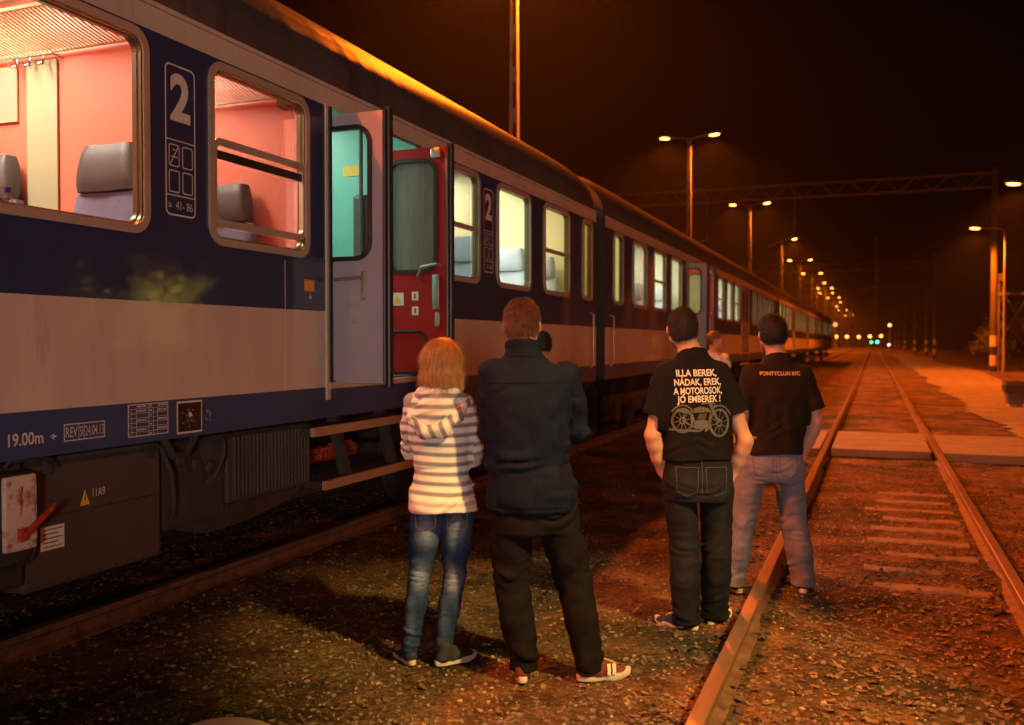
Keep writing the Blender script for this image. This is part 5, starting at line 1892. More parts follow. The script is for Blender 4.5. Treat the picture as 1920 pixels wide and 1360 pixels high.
def ring_item(cx, cz, rx, rz, t, n=28, a0=0, a1=2 * math.pi):
    vs, fs_ = [], []
    for k in range(n + 1):
        a = a0 + (a1 - a0) * k / n
        vs += [(cx + rx * math.cos(a), cz + rz * math.sin(a)), (cx + (rx - t) * math.cos(a), cz + (rz - t) * math.sin(a))]
        if k: fs_.append((2 * k - 2, 2 * k, 2 * k + 1, 2 * k - 1))
    return vs, fs_

def bar_item(a, b, t):
    a, b = np.array(a), np.array(b)
    d = (b - a) / np.linalg.norm(b - a); q = np.array([-d[1], d[0]]) * t / 2
    return [tuple(a - q), tuple(b - q), tuple(b + q), tuple(a + q)], [(0, 1, 2, 3)]

# ============================================================ 1. woman in the striped hooded sweater
def woman():
    zc = 4.78; s_ = 1750 / zc
    X = lambda px: (px - 815) / s_
    Z = lambda py: EYE - (py - 643) / s_
    r = person_root(815, 1245, zc, 'woman with shoulder-length blond hair, striped grey and white hooded sweater and faded jeans')
    hx = X(828)
    head_c = (hx + .01, .02, 1.545)
    sho = [(X(778), .0, 1.335), (X(868), .03, 1.325)]
    elb = [(X(752) + .04, .10, 1.09), (X(888), .04, 1.07)]
    wri = [(X(835), .235, 1.10), (X(845), .225, 1.07)]
    kn = [(X(786), .02, .455), (X(851), .02, .44)]
    an = [(X(767), .0, .085), (X(829), .0, .085)]
    hip = (X(829), 0, .86)
    # body
    F = Field((-.32, -.22, 0), (.36, .36, 1.70), .0065)
    F.stack([(.80, hip[0], 0, .145, .098), (.93, hip[0], 0, .135, .09), (1.02, X(828), 0, .105, .078), (1.15, X(826), .01, .12, .085), (1.28, X(825), .01, .145, .08), (1.36, X(826), .0, .11, .06), (1.40, X(826), -.005, .06, .05)], .02)
    for i in (0, 1):
        F.ell((hip[0] + (-1, 1)[i] * .065, -.045, .84), (.075, .07, .085), .03)
        F.chain([((hip[0] + (-1, 1)[i] * .072, 0, .80), .078), (kn[i], .047), ((V3(kn[i]) * .55 + V3(an[i]) * .45) + [0, -.015, 0], .046), (an[i], .032)], .02)
        F.chain([(sho[i], .045), (elb[i], .034), (wri[i], .023)], .02)
    add_hand(F, wri[0], (.9, .25, .1), (0, -1, -.2), 1, .5, .9)
    add_hand(F, wri[1], (-.9, .2, .25), (0, -1, -.3), -1, .5, .9)
    for i in (0, 1):
        F.cone(an[i], V3(an[i]) + [(-.07, .06)[i], .09, -.045], .03, .022, .02)
    Rm, W = add_head(F, head_c, .93, turn=-.55, jaw=.9, neck=(X(828), .0, 1.36), rneck=.045)
    field_obj('body', F, M['skin'], r)
    for q in (-1, 1):
        mb = MB(); mb.lathe([(0.0005, -.011), (.008, -.008), (.0112, 0), (.008, .008), (.0005, .011)], tuple(W((q * .030, .073, .001))), 12); mb.build('eye', M['eye'], r, smooth=True)
    # jeans
    F = Field((-.30, -.20, .04), (.32, .22, 1.0), .0055)
    F.stack([(.80, hip[0], -.005, .162, .118), (.88, hip[0], -.005, .160, .115), (.97, hip[0], 0, .145, .10), (1.03, hip[0], 0, .14, .10)], .02)
    for i in (0, 1):
        sg = (-1, 1)[i]
        F.ell((hip[0] + sg * .075, -.055, .835), (.082, .075, .090), .03)
        k_ = V3(kn[i]); a_ = V3(an[i])
        F.chain([((hip[0] + sg * .078, 0, .80), .090), ((V3((hip[0] + sg * .078, 0, .80)) + k_) / 2 + [0, -.003, 0], .077), (tuple(k_), .058), (tuple(k_ * .6 + a_ * .4 + [0, -.014, 0]), .056), (tuple(a_ + [0, 0, -.01]), .046)], .012)
    def wr(x, y, z):
        kz = np.exp(-((z - .45) / .10) ** 2) + 1.3 * np.exp(-((z - .14) / .09) ** 2) + .6 * np.exp(-((z - .74) / .06) ** 2)
        return .0042 * kz * RF(x, y, z, 9, 42) + .0022 * VN(x * 22, y * 22, z * 30)
    F.wrinkle(wr)
    F.clip((0, 0, .065), (0, 0, -1)); F.clip((0, 0, .825), (0, 0, 1))
    def wear(v):
        w_ = np.zeros(len(v))
        for i in (0, 1):
            k_ = V3(kn[i]); t_ = V3((hip[0] + (-1, 1)[i] * .075, -.05, .70))
            w_ += 1.0 * np.exp(-(((v[:, 0] - k_[0]) / .040) ** 2 + ((v[:, 2] - k_[2] - .0) / .06) ** 2)) * (v[:, 1] < .0)
            w_ += .75 * np.exp(-(((v[:, 0] - t_[0]) / .048) ** 2 + ((v[:, 2] - t_[2]) / .075) ** 2))
            w_ += .3 * np.exp(-(((v[:, 0] - an[i][0]) / .03) ** 2 + ((v[:, 2] - .25) / .12) ** 2))
        return np.clip(w_, 0, 1)
    jm = cloth('faded_blue_denim', (.016, .038, .095), .35, .0008, 500, fadecol=(.26, .33, .46), vscale=25)
    jeans = field_obj('jeans', F, jm, r, attrs={'wear': wear})
    # back pockets: stitched outline lying on the denim
    st = []
    for sg in (-1, 1):
        cx = hip[0] + sg * .080
        P_ = [(cx - .052, .805), (cx + .052, .805), (cx + .048, .715), (cx, .69), (cx - .048, .715)]
        for a, b in zip(P_, P_[1:] + P_[:1]): st.append(bar_item(a, b, .003))
        for k in range(2): st.append(ring_item(cx, .75 + k * .012, .03, .02, .003, 14, math.pi * .1, math.pi * .9))
    project_text(jeans, st, pm('pocket_stitching', (.30, .24, .16), .8), r, 'pocket_stitching', max_edge=.02)
    # sweater
    hem = .795
    F = Field((-.34, -.24, .76), (.36, .34, 1.44), .0055)
    rows = [(.76, X(831), -.014, .174, .150), (.84, X(829), -.014, .174, .146), (.92, X(829), -.004, .158, .116), (1.01, X(827), .0, .140, .102), (1.10, X(825), .0, .145, .105),
            (1.20, X(823), .006, .163, .112), (1.30, X(823), .008, .172, .102), (1.36, X(824), .004, .138, .085), (1.405, X(825), .0, .082, .070)]
    F.stack(rows, .02)
    for i in (0, 1):
        F.chain([(sho[i], .064), (tuple((V3(sho[i]) + V3(elb[i])) / 2 + [(-.008, .012)[i], 0, 0]), .056), (elb[i], .050), (wri[i], .034)], .03)
    def wr(x, y, z):
        a = .0045 * RF(x, y, z, 5, 26) * (np.exp(-((z - 1.0) / .10) ** 2) + .7 * np.exp(-((z - .88) / .05) ** 2) + .3)
        sl = np.clip((np.abs(x - X(825)) - .15) / .03, 0, 1)
        return a + sl * .004 * RF(x, y, z, 9, 40, 3) + .002 * VN(x * 25, y * 25, z * 30)
    F.wrinkle(wr)
    F.clip_fn(lambda P: (hem + .006 * np.sin(P[..., 0] * 17) + .02 * (P[..., 0] < -9)) - P[..., 2])
    F.shell(.012)
    F.clip((X(826), 0, 1.405), (0, .1, 1))
    def armness(v, i):
        a, b, c = V3(sho[i]), V3(elb[i]), V3(wri[i])
        d1 = sd_cone(v, a, b, .06, .05); d2 = sd_cone(v, b, c, .05, .034)
        h1 = np.clip(((v - a) @ (b - a)) / ((b - a) @ (b - a)), 0, 1) * np.linalg.norm(b - a)
        h2 = np.clip(((v - b) @ (c - b)) / ((c - b) @ (c - b)), 0, 1) * np.linalg.norm(c - b) + np.linalg.norm(b - a)
        return np.minimum(d1, d2), np.where(d1 < d2, h1, h2)
    def band(v):
        z = v[:, 2] * 1.0 + .004 * np.sin(v[:, 0] * 14)
        dt = sd_stack(v, rows)
        for i in (0, 1):
            da, ha = armness(v, i)
            out = (v[:, 0] > X(873)) if i else (v[:, 0] < X(778))
            m_ = (da < dt - .012) & (out | (v[:, 1] > .10))
            z = np.where(m_, 1.34 - ha, z)
        return z + 10
    sw = striped_cloth('striped_knit', (.68, .655, .63), (.21, .21, .235), .049, .50)
    field_obj('hooded_sweater', F, sw, r, attrs={'band': band, 'plain': lambda v: ((v[:, 2] < .875)).astype(float) * np.where(v[:, 2] < .87, .45, 1) + 0 * v[:, 0]})
    # hood lying on the back
    F = Field((-.24, -.24, 1.10), (.26, .16, 1.48), .0055)
    cx = X(822)
    F.chain([((cx - .135, -.01, 1.345), .03), ((cx - .115, -.085, 1.27), .036), ((cx - .05, -.125, 1.205), .040), ((cx + .03, -.125, 1.215), .038), ((cx + .10, -.09, 1.285), .034), ((cx + .135, -.02, 1.355), .028)], .02)
    F.ell((cx - .005, -.085, 1.29), (.115, .058, .095), .02)
    F.chain([((cx - .135, .0, 1.35), .026), ((cx - .07, -.05, 1.40), .026), ((cx + .0, -.065, 1.405), .026), ((cx + .07, -.05, 1.40), .026), ((cx + .135, .0, 1.355), .026)], .03)
    F.ell((cx, -.01, 1.47), (.075, .07, .075), .02, op='sub')
    F.chain([((cx + .02, .09, 1.36), .022), ((cx + .075, .075, 1.42), .030), ((cx + .095, .03, 1.43), .028), ((cx + .08, -.02, 1.41), .024)], .02)
    F.wrinkle(lambda x, y, z: .003 * VN(x * 30, y * 30, z * 30) + .003 * np.sin((z - x * .3) * 130 + 4 * VN(x * 8, y * 8, z * 8)))
    def hband(v):
        x, z = v[:, 0] - cx, v[:, 2]
        rim = (z < 1.245 + .9 * np.maximum(x, 0) ** 1.05 + .55 * np.maximum(-x - .05, 0))
        return np.where(rim, (x * .82 + z * .35) + 5, z * .95 + 10.02)
    field_obj('hood', F, sw, r, attrs={'band': hband, 'plain': lambda v: np.zeros(len(v))})
    # hair: bob
    hm = hair_mat('golden_blond_hair', (.42, .20, .055), .42)
    F = Field((hx - .18, -.17, 1.34), (hx + .20, .2, 1.72), .005)
    F.ell(W((0, -.014, .040)), (.087, .104, .095), .01)
    F.chain([(W((0, -.05, .03)), .075), (W((0, -.055, -.05)), .070), (W((0, -.05, -.115)), .060)], .03)
    F.chain([(W((-.055, -.02, .03)), .045), (W((-.070, -.015, -.05)), .040), (W((-.070, -.005, -.135)), .032)], .03)
    F.chain([(W((.055, -.02, .03)), .045), (W((.070, -.01, -.05)), .040), (W((.072, .0, -.135)), .032)], .03)
    F.chain([(W((-.04, -.06, -.06)), .045), (W((-.045, -.06, -.14)), .036)], .03)
    F.chain([(W((.04, -.06, -.06)), .045), (W((.045, -.055, -.14)), .036)], .03)
    def cut(P):
        q = ((P - V3(head_c)) @ Rm) / .93
        return np.minimum(np.maximum(q[..., 1] - (.028 + .02 * (q[..., 2] > .07) + np.clip(q[..., 2] - .05, 0, 1) * .8), .02 - np.abs(q[..., 2] + .02) * 0), .2) * .93
    F.clip_fn(lambda P: ((((P - V3(head_c)) @ Rm) / .93)[..., 1] - (.030 + np.clip((((P - V3(head_c)) @ Rm) / .93)[..., 2] - .05, 0, 1) * .9)))
    def hw(x, y, z):
        a = np.arctan2(y - head_c[1], x - head_c[0])
        g = np.clip((1.60 - z) / .1, .15, 1)
        return g * (.0035 * np.sin(a * 38 + 5 * VN(x * 10, y * 10, z * 7)) + .003 * np.sin(a * 71 + 4 * VN(x * 14, y * 14, z * 10))) + .0015 * VN(x * 60, y * 60, z * 20)
    F.wrinkle(hw)
    hair = field_obj('hair', F, hm, r, it=1)
    top = V3(W((.01, -.02, .13)))
    def flow(p, nn):
        d = p - top; d[:, 2] -= .02
        dn = np.tile([0, 0, -1.], (len(p), 1))
        f = np.clip((top[2] - p[:, 2:]) / .08, 0, 1)
        out = d / (np.linalg.norm(d, axis=1, keepdims=True) + 1e-6) * (1 - f) + dn * f
        low = p[:, 2] < 1.45
        cen = V3((head_c[0], head_c[1] - .03, 0))
        inw = (cen - p) * [1, 1, 0]
        out[low] += inw[low] * 4
        return out
    strands('hair_strands', hair, 9000, .065, hm, hair, flow, lift=.07, w=.0009, seed=5, seg=4, curl=.06)
    strands('stray_hair', hair, 900, .07, hm, hair, flow, lift=.22, w=.0006, seed=6, seg=5, curl=.16)
    # shoes
    shoe(r, V3(an[0]) * [1, 1, 0] + [.022, -.045, .0], V3(an[0]) * [1, 1, 0] + [-.095, .165, .0], .88)
    shoe(r, V3(an[1]) * [1, 1, 0] + [-.030, -.050, .0], V3(an[1]) * [1, 1, 0] + [.165, .085, .0], .88, stripes=False)
    return r
woman()

# ============================================================ 2. tall man in the dark jacket, arms folded
def man_jacket():
    zc = 4.57; s_ = 1750 / zc
    X = lambda px: (px - 1040) / s_
    Z = lambda py: EYE - (py - 643) / s_
    r = person_root(1040, 1272, zc, 'tall man with short reddish hair, dark navy jacket and baggy black trousers, arms folded')
    head_c = (X(979), .05, 1.735)
    cx = X(988)
    sho = [(X(925), .0, 1.50), (X(1058), .02, 1.485)]
    elb = [(X(921), .04, 1.21), (X(1084), .06, 1.215)]
    wri = [(X(985), .27, 1.20), (X(1000), .26, 1.24)]
    kn = [(X(958), .03, .48), (X(1077), .03, .48)]
    an = [(X(982), .0, .09), (X(1104), -.01, .09)]
    hipx = X(1003)
    F = Field((-.50, -.24, 0), (.34, .42, 1.92), .0075)
    F.stack([(.86, hipx, 0, .165, .11), (1.0, hipx, 0, .155, .105), (1.15, cx, 0, .15, .10), (1.35, cx, .01, .18, .11), (1.50, cx, .0, .16, .08), (1.57, cx, .0, .08, .06)], .02)
    for i in (0, 1):
        sg = (-1, 1)[i]
        F.chain([((hipx + sg * .09, 0, .86), .088), (kn[i], .056), (tuple((V3(kn[i]) + V3(an[i])) / 2 + [0, -.015, 0]), .052), (an[i], .038)], .02)
        F.chain([(sho[i], .055), (elb[i], .043), (wri[i], .030)], .02)
    add_hand(F, wri[0], (.9, .1, .15), (0, -1, -.2), 1, .5)
    add_hand(F, wri[1], (-.9, .1, -.1), (0, -1, -.3), -1, .5)
    F.cone(an[0], V3(an[0]) + [-.02, .12, -.045], .035, .028, .02)
    F.cone(an[1], V3(an[1]) + [.12, .04, -.045], .035, .028, .02)
    Rm, W = add_head(F, head_c, 1.02, turn=-.08, neck=(cx, -.01, 1.55), rneck=.064)
    field_obj('body', F, M['skin'], r)
    for q in (-1, 1):
        mb = MB(); mb.lathe([(0.0005, -.012), (.009, -.008), (.012, 0), (.009, .008), (.0005, .012)], tuple(W((q * .030, .073, .001))), 12); mb.build('eye', M['eye'], r, smooth=True)
    hm = hair_mat('short_auburn_hair', (.045, .017, .008), .8)
    hair = hair_cap('hair', head_c, Rm, 1.02, hm, r, lift=.006, fine=.0012, freq=170, nape=-.085)
    strands('hair_strands', hair, 14000, .020, hair_mat('auburn_hair_tips', (.105, .038, .015), .6), hair, None, lift=.5, w=.0008, seed=2, seg=2, curl=.22)
    # trousers, baggy
    F = Field((-.34, -.24, .03), (.30, .24, 1.12), .007)
    F.stack([(.72, hipx, 0, .215, .125), (.84, hipx - .005, 0, .222, .138), (.95, hipx, 0, .20, .128), (1.08, hipx, 0, .175, .115)], .02)
    for i in (0, 1):
        sg = (-1, 1)[i]
        k_, a_ = V3(kn[i]), V3(an[i])
        h_ = V3((hipx + sg * .112, 0, .78))
        F.chain([(tuple(h_), .108), (tuple(h_ * .5 + k_ * .5), .100), (tuple(k_), .090), (tuple(k_ * .5 + a_ * .5 + [0, -.015, 0]), .084), (tuple(a_ + [0, -.01, .02]), .074), (tuple(a_ + [0, -.012, -.05]), .070)], .015)
    def wr(x, y, z):
        kz = .35 + np.exp(-((z - .50) / .10) ** 2) + 1.2 * np.exp(-((z - .12) / .10) ** 2) + .8 * np.exp(-((z - .78) / .10) ** 2)
        return .0065 * kz * RF(x, y, z, 8, 17) + .003 * VN(x * 14, y * 14, z * 9)
    F.wrinkle(wr)
    F.clip((0, 0, .045), (0, 0, -1)); F.clip((0, 0, 1.05), (0, 0, 1))
    field_obj('trousers', F, cloth('black_cotton', (.010, .0085, .009), .25), r)
    # jacket
    F = Field((-.50, -.26, .80), (.34, .40, 1.72), .0068)
    rows = [(.80, X(1000), 0, .232, .150), (.90, X(998), 0, .230, .150), (1.02, X(993), 0, .212, .144), (1.15, X(990), 0, .204, .142), (1.30, cx, .005, .208, .148), (1.42, cx, .005, .218, .135),
            (1.50, cx, .0, .205, .108), (1.565, X(984), .0, .118, .080), (1.60, X(981), .0, .092, .076), (1.68, X(981), .012, .082, .082)]
    F.stack(rows, .02, p=2.5)
    for i in (0, 1):
        sg = (-1, 1)[i]
        F.chain([(sho[i], .083), (tuple((V3(sho[i]) + V3(elb[i])) / 2 + [sg * .008, 0, 0]), .070), (elb[i], .062), (tuple(V3(elb[i]) * .35 + V3(wri[i]) * .65), .056), (wri[i], .05)], .03)
    def wr(x, y, z):
        sl = np.clip((np.abs(x - cx) - .17) / .04, 0, 1)
        a = .009 * RF(x, y, z, 5.5, 11) * (.45 + np.exp(-((z - 1.0) / .16) ** 2))
        b = .009 * sl * RF(x, y, z, 8, 22, 2) * np.exp(-((z - 1.22) / .15) ** 2)
        c = .004 * VN(x * 11, y * 11, z * 5) + .0018 * VN(x * 26, y * 26, z * 18)
        d = .0055 * RF(x, y, z, 13, 3.2, 5) * np.exp(-((z - 1.12) / .25) ** 2)
        return a + b + c + d
    F.wrinkle(wr)
    F.clip_fn(lambda P: .835 + .006 * np.sin(P[..., 0] * 11) - P[..., 2])
    F.shell(.015)
    F.clip((X(981), 0, 1.655), (0, .25, 1))
    jm = cloth('navy_softshell', (.006, .0095, .022), .15, .0006, 300, .75)
    jk = field_obj('jacket', F, jm, r)
    # seams of the jacket: yoke, collar and hem
    st = [bar_item((cx - .19, 1.455), (cx + .19, 1.46), .003)]
    st += [bar_item((X(1000) - .20, .862), (X(1000) + .20, .862), .003), bar_item((X(981) - .07, 1.585), (X(981) + .07, 1.585), .003)]
    project_text(jk, st, pm('jacket_seam', (.004, .005, .008), .9, spec=.02), r, 'jacket_seam', max_edge=.02, off=.0012)
    shoe(r, V3(an[0]) * [1, 1, 0] + [-.004, -.085, 0], V3(an[0]) * [1, 1, 0] + [-.03, .20, 0], 1.02, upper='shoered')
    shoe(r, V3(an[1]) * [1, 1, 0] + [-.055, -.035, 0], V3(an[1]) * [1, 1, 0] + [.205, .035, 0], 1.02, upper='shoered', stripes=True)
    return r
man_jacket()

# ============================================================ men in T-shirts
def tee_man(px, py, zc, label, Xs, P):
    s_ = 1750 / zc
    X = lambda q: (q - px) / s_
    r = person_root(px, py, zc, label)
    head_c = (X(P['head'][0]), .03, P['head'][1])
    cx = X(P['cx']); hipx = X(P['hipx'])
    sho = [(X(q[0]), .0, q[1]) for q in P['sho']]
    elb = [(X(q[0]), q[2], q[1]) for q in P['elb']]
    wri = [(X(q[0]), q[2], q[1]) for q in P['wri']]
    kn = [(X(q[0]), q[2], q[1]) for q in P['kn']]
    an = [(X(q[0]), q[2], q[1]) for q in P['an']]
    hz = P['hipz']
    lo = min(X(P['x'][0]), -.4); hi = max(X(P['x'][1]), .4)
    zt = P['head'][1] + .16
    F = Field((lo, -.26, 0), (hi, .30, zt), .007)
    sw = P['sw']; ww = P['ww']
    z0, z1 = P['hem'], P['neck']
    F.stack([(hz, hipx, 0, .15, .105), (z0 + .08, hipx, 0, ww - .018, .10), (z0 + .2, cx, 0, ww - .02, .10), (z1 - .28, cx, .01, sw - .035, .112), (z1 - .12, cx, .0, sw - .045, .092), (z1 - .04, cx, -.004, .085, .062), (z1 + .01, cx, -.002, .06, .056)], .02)
    for i in (0, 1):
        sg = (-1, 1)[i]
        F.chain([((hipx + sg * .085, 0, hz), .085), (kn[i], .055), (tuple((V3(kn[i]) + V3(an[i])) / 2 + [0, -.015, 0]), .052), (an[i], .037)], .02)
        m1 = V3(sho[i]) * .45 + V3(elb[i]) * .55
        m2 = V3(elb[i]) * .72 + V3(wri[i]) * .28
        F.chain([(sho[i], .058), (tuple(m1 + [0, -.004, 0]), .053), (elb[i], .041), (tuple(m2), .042), (tuple(V3(elb[i]) * .4 + V3(wri[i]) * .6), .038), (wri[i], .031)], .03)
        hd = unit(V3(wri[i]) - V3(elb[i]))
        add_hand(F, wri[i], (hd[0] * .5 - sg * .15, hd[1] * .5 + .12, -.8), (-sg, 0, 0), (1 if i == 0 else -1), .35)
        t_ = P['toe'][i]
        F.cone(an[i], V3(an[i]) + [t_[0] * .55, t_[1] * .55, -.045], .035, .028, .02)
    Rm, W = add_head(F, head_c, P.get('hs', 1.0), turn=P.get('turn', 0), neck=(cx, -.01, z1 - .02), rneck=P.get('rneck', .062), jaw=1.05)
    F.stack([(z1 - .10, cx, -.01, .125, .055), (z1 - .02, cx, -.012, .07, .05)], .04)
    field_obj('body', F, M['skin'], r)
    for q in (-1, 1):
        mb = MB(); mb.lathe([(0.0005, -.012), (.009, -.008), (.012, 0), (.009, .008), (.0005, .012)], tuple(W((q * .030, .073, .001))), 12); mb.build('eye', M['eye'], r, smooth=True)
    hair = hair_cap('hair', head_c, Rm, P.get('hs', 1.0), P['hair'], r, lift=P.get('lift', .008), fine=.0012, freq=170, nape=P.get('nape', -.07))
    strands('hair_strands', hair, 12000, P.get('strand', .014), P['hair'], hair, None, lift=.45, w=.0008, seed=px % 97, seg=2, curl=.35)
    # trousers
    tw = P['tw']
    F = Field((lo, -.25, .03), (hi, .25, z0 + .16), .0065)
    F.stack([(hz - .08, hipx, 0, tw[0] - .01, .12), (hz + .03, hipx, -.01, tw[0], .132), (z0 + .03, hipx, 0, tw[0] - .015, .118), (z0 + .15, hipx, 0, tw[0] - .03, .11)], .02)
    for i in (0, 1):
        sg = (-1, 1)[i]
        k_, a_ = V3(kn[i]), V3(an[i])
        h_ = V3((hipx + sg * (tw[0] - .095), 0, hz - .02))
        F.ell((hipx + sg * .08, -.055, hz + .0), (.085, .075, .10), .03)
        F.chain([(tuple(h_), .098), (tuple(h_ * .5 + k_ * .5), (.094 + tw[1]) / 2), (tuple(k_), tw[1]), (tuple(k_ * .5 + a_ * .5 + [0, -.012, 0]), (tw[1] + tw[2]) / 2 + .002), (tuple(a_ + [0, -.008, 0]), tw[2]), (tuple(a_ + [0, -.01, -.045]), tw[2] + .004)], .014)
    kz_, az_ = kn[0][2], .12
    def wr(x, y, z):
        kz = .35 + np.exp(-((z - kz_) / .10) ** 2) + 1.3 * np.exp(-((z - az_) / .08) ** 2) + .9 * np.exp(-((z - hz + .06) / .07) ** 2)
        return 1.15 * P.get('wr', .0035) * kz * RF(x, y, z, 9, 26) + .0025 * VN(x * 18, y * 18, z * 14)
    F.wrinkle(wr)
    F.clip((0, 0, .04), (0, 0, -1)); F.clip((0, 0, z0 + .12), (0, 0, 1))
    def wear(v):
        w_ = .35 * np.exp(-(((v[:, 2] - hz) / .12) ** 2))
        for i in (0, 1):
            w_ = w_ + .5 * np.exp(-(((v[:, 0] - kn[i][0]) / .05) ** 2 + ((v[:, 2] - kn[i][2]) / .2) ** 2))
        return np.clip(w_, 0, 1)
    tr = field_obj('trousers', F, P['trousers'], r, attrs={'wear': wear})
    st = []
    for sg in (-1, 1):
        c_ = hipx + sg * .082
        Q = [(c_ - .062, hz + .12), (c_ + .062, hz + .12), (c_ + .055, hz - .015), (c_, hz - .04), (c_ - .055, hz - .015)]
        for a, b in zip(Q, Q[1:] + Q[:1]): st.append(bar_item(a, b, .003))
    st.append(bar_item((hipx, hz - .04), (hipx, hz + .15), .003))
    project_text(tr, st, P['stitch'], r, 'trouser_seam', max_edge=.02)
    # T-shirt
    F = Field((lo, -.26, z0 - .04), (hi, .26, z1 + .05), .0062)
    rows = [(z0 - .03, hipx, 0, ww + .020, .140), (z0 + .08, (hipx + cx) / 2, 0, ww + .010, .136), (z0 + .2, cx, 0, ww + .008, .134), (z1 - .26, cx, .008, sw, .140), (z1 - .13, cx, .004, sw - .008, .115),
            (z1 - .06, cx, .0, sw - .085, .088), (z1 - .02, cx, -.003, .092, .078), (z1 + .03, cx, 0, .07, .066)]
    F.stack(rows, .02, p=2.5)
    slv = []
    for i in (0, 1):
        a, b = V3(sho[i]), V3(elb[i])
        L_ = np.linalg.norm(b - a)
        e = a + (b - a) * (P['sleeve'] / L_)
        slv.append((e, unit(b - a)))
        F.chain([(tuple(a + [(-.0, .0)[i], 0, -.004]), .078), (tuple(e + unit(b - a) * .03 + [(-1, 1)[i] * .012, -.005, 0]), .078)], .035)
    def wr(x, y, z):
        a = .006 * RF(x, y, z + np.abs(x - cx) * .6, 5, 13) * np.exp(-((z - z0 - .12) / .12) ** 2)
        b = .0045 * RF(x, y, z, 12, 3, 4) * np.exp(-((z - z1 + .38) / .16) ** 2)
        sl = np.clip((np.abs(x - cx) - sw + .02) / .03, 0, 1)
        return (a + b) * P.get('fold', 1) + sl * .004 * RF(x, y, z, 8, 18, 7) + .003 * VN(x * 12, y * 12, z * 7)
    F.wrinkle(wr)
    F.clip_fn(lambda P_: z0 + .006 * np.sin(P_[..., 0] * 13 + 1) - P_[..., 2])
    F.shell(.012)
    PP = F.P()
    for i, (e, d) in enumerate(slv):
        sg = (-1, 1)[i]
        dd = (PP - e) @ d
        side = sg * (PP[..., 0] - cx) - (sw - .004)
        near_ = np.minimum(dd, side)
        F.F = np.maximum(F.F, near_.astype(np.float32))
    F.clip((cx, 0, z1 + .004), (0, .35, 1))
    tee = field_obj('t_shirt', F, P['tee'], r)
    for i in (0, 1):
        t_ = V3(P['toe'][i])
        a_ = V3(an[i]) * [1, 1, 0]
        shoe(r, a_ - [t_[0] * .34, t_[1] * .34 + .02, 0] + [0, 0, an[i][2] - .09 if an[i][2] > .1 else 0], a_ + [t_[0], t_[1], an[i][2] - .09 if an[i][2] > .1 else 0], 1.0, upper=P['shoe'], stripes=P.get('stripes', False))
    return r, tee, X, cx

hb = hair_mat('dark_brown_hair', (.018, .010, .007), .7)
print_w = pm('white_shirt_print', (.52, .46, .45), .8, .25, 120)
print_g = pm('grey_shirt_print', (.075, .073, .073), .85, .5, 90)
P3 = dict(head=(1281, 1.725), cx=1299, hipx=1309, x=(1180, 1430), sho=[(1252, 1.475), (1346, 1.475)], elb=[(1223, 1.12, -.02), (1395, 1.09, -.04)],
          wri=[(1244, .905, .03), (1378, .90, .02)], kn=[(1286, .48, .02), (1347, .49, .03)], an=[(1288, .09, 0), (1349, .10, .10)], hipz=.83, hem=.985, neck=1.60, sw=.215, ww=.185,
          toe=[(-.15, .13), (.12, .15)], hair=hb, tw=(.202, .088, .080), trousers=cloth('black_denim', (.011, .012, .016), .3, fadecol=(.025, .028, .036)), stitch=pm('dark_stitching', (.05, .045, .04), .8),
          tee=cloth('black_tee_cotton', (.0085, .008, .009), .15), sleeve=.255, shoe='shoeblack', nape=-.062, lift=.007, fold=.8)
r3, tee3, X3, cx3 = tee_man(1315, 1185, 5.35, 'man in a black T-shirt with four lines of white lettering above a grey motorcycle print', None, P3)
s3 = 1750 / 5.35
def zz(py): return EYE - (py - 643) / s3
items = []
for s, px_, py_, wpx, rot in (('ILLA BEREK,', 1299, 699, 74, .02), ('NÁDAK, EREK,', 1301, 715.5, 86, .03), ('A MOTOROSOK,', 1302, 731.5, 89, .03), ('JO EMBEREK !', 1304, 746.5, 80, .03)):
    me = text_mesh(s, .052, .0013)
    wd = max(v.co.x for v in me.vertices) - min(v.co.x for v in me.vertices)
    items.append(text_item(s, X3(px_), zz(py_), .052, .0013, sx=(wpx / s3) / wd, rot=rot))
items.append(bar_item((X3(1273), zz(740.5)), (X3(1276.5), zz(736.5)), .006))
project_text(tee3, items, print_w, tee3, 'lettering', max_edge=.012, off=.003)
# motorcycle print: two wheels, frame, tank, engine, fork, handlebar, exhaust (a plain drawing)
bx, bz = X3(1307), zz(783)
G = []
rw, rf = (bx - .105, bz - .008), (bx + .105, bz - .022)
for c_, rx, rz in ((rw, .060, .072), (rf, .062, .080)):
    G.append(ring_item(c_[0], c_[1], rx, rz, .013)); G.append(ring_item(c_[0], c_[1], .018, .022, .009))
    for k in range(10):
        a = k * math.pi / 5 + .2
        G.append(bar_item((c_[0] + .015 * math.cos(a), c_[1] + .018 * math.sin(a)), (c_[0] + (rx - .012) * math.cos(a), c_[1] + (rz - .012) * math.sin(a)), .004))
G.append(ring_item(rw[0], rw[1] + .008, .072, .082, .008, 14, .5, 2.6)); G.append(ring_item(rf[0], rf[1] + .010, .075, .092, .009, 14, .4, 2.3))
G.append(bar_item((rf[0], rf[1]), (rf[0] - .055, rf[1] + .115), .012)); G.append(bar_item((rf[0] - .008, rf[1]), (rf[0] - .065, rf[1] + .112), .005))
G.append(bar_item((rf[0] - .055, rf[1] + .115), (rf[0] - .105, rf[1] + .108), .009)); G.append(ring_item(rf[0] - .040, rf[1] + .100, .018, .018, .009))
G.append(([(bx - .045, bz + .058), (bx - .01, bz + .072), (bx + .045, bz + .060), (bx + .05, bz + .040), (bx - .04, bz + .036)], [(0, 1, 2, 3, 4)]))
G.append(([(bx - .13, bz + .055), (bx - .06, bz + .046), (bx - .045, bz + .034), (bx - .09, bz + .032), (bx - .135, bz + .046)], [(0, 1, 2, 3, 4)]))
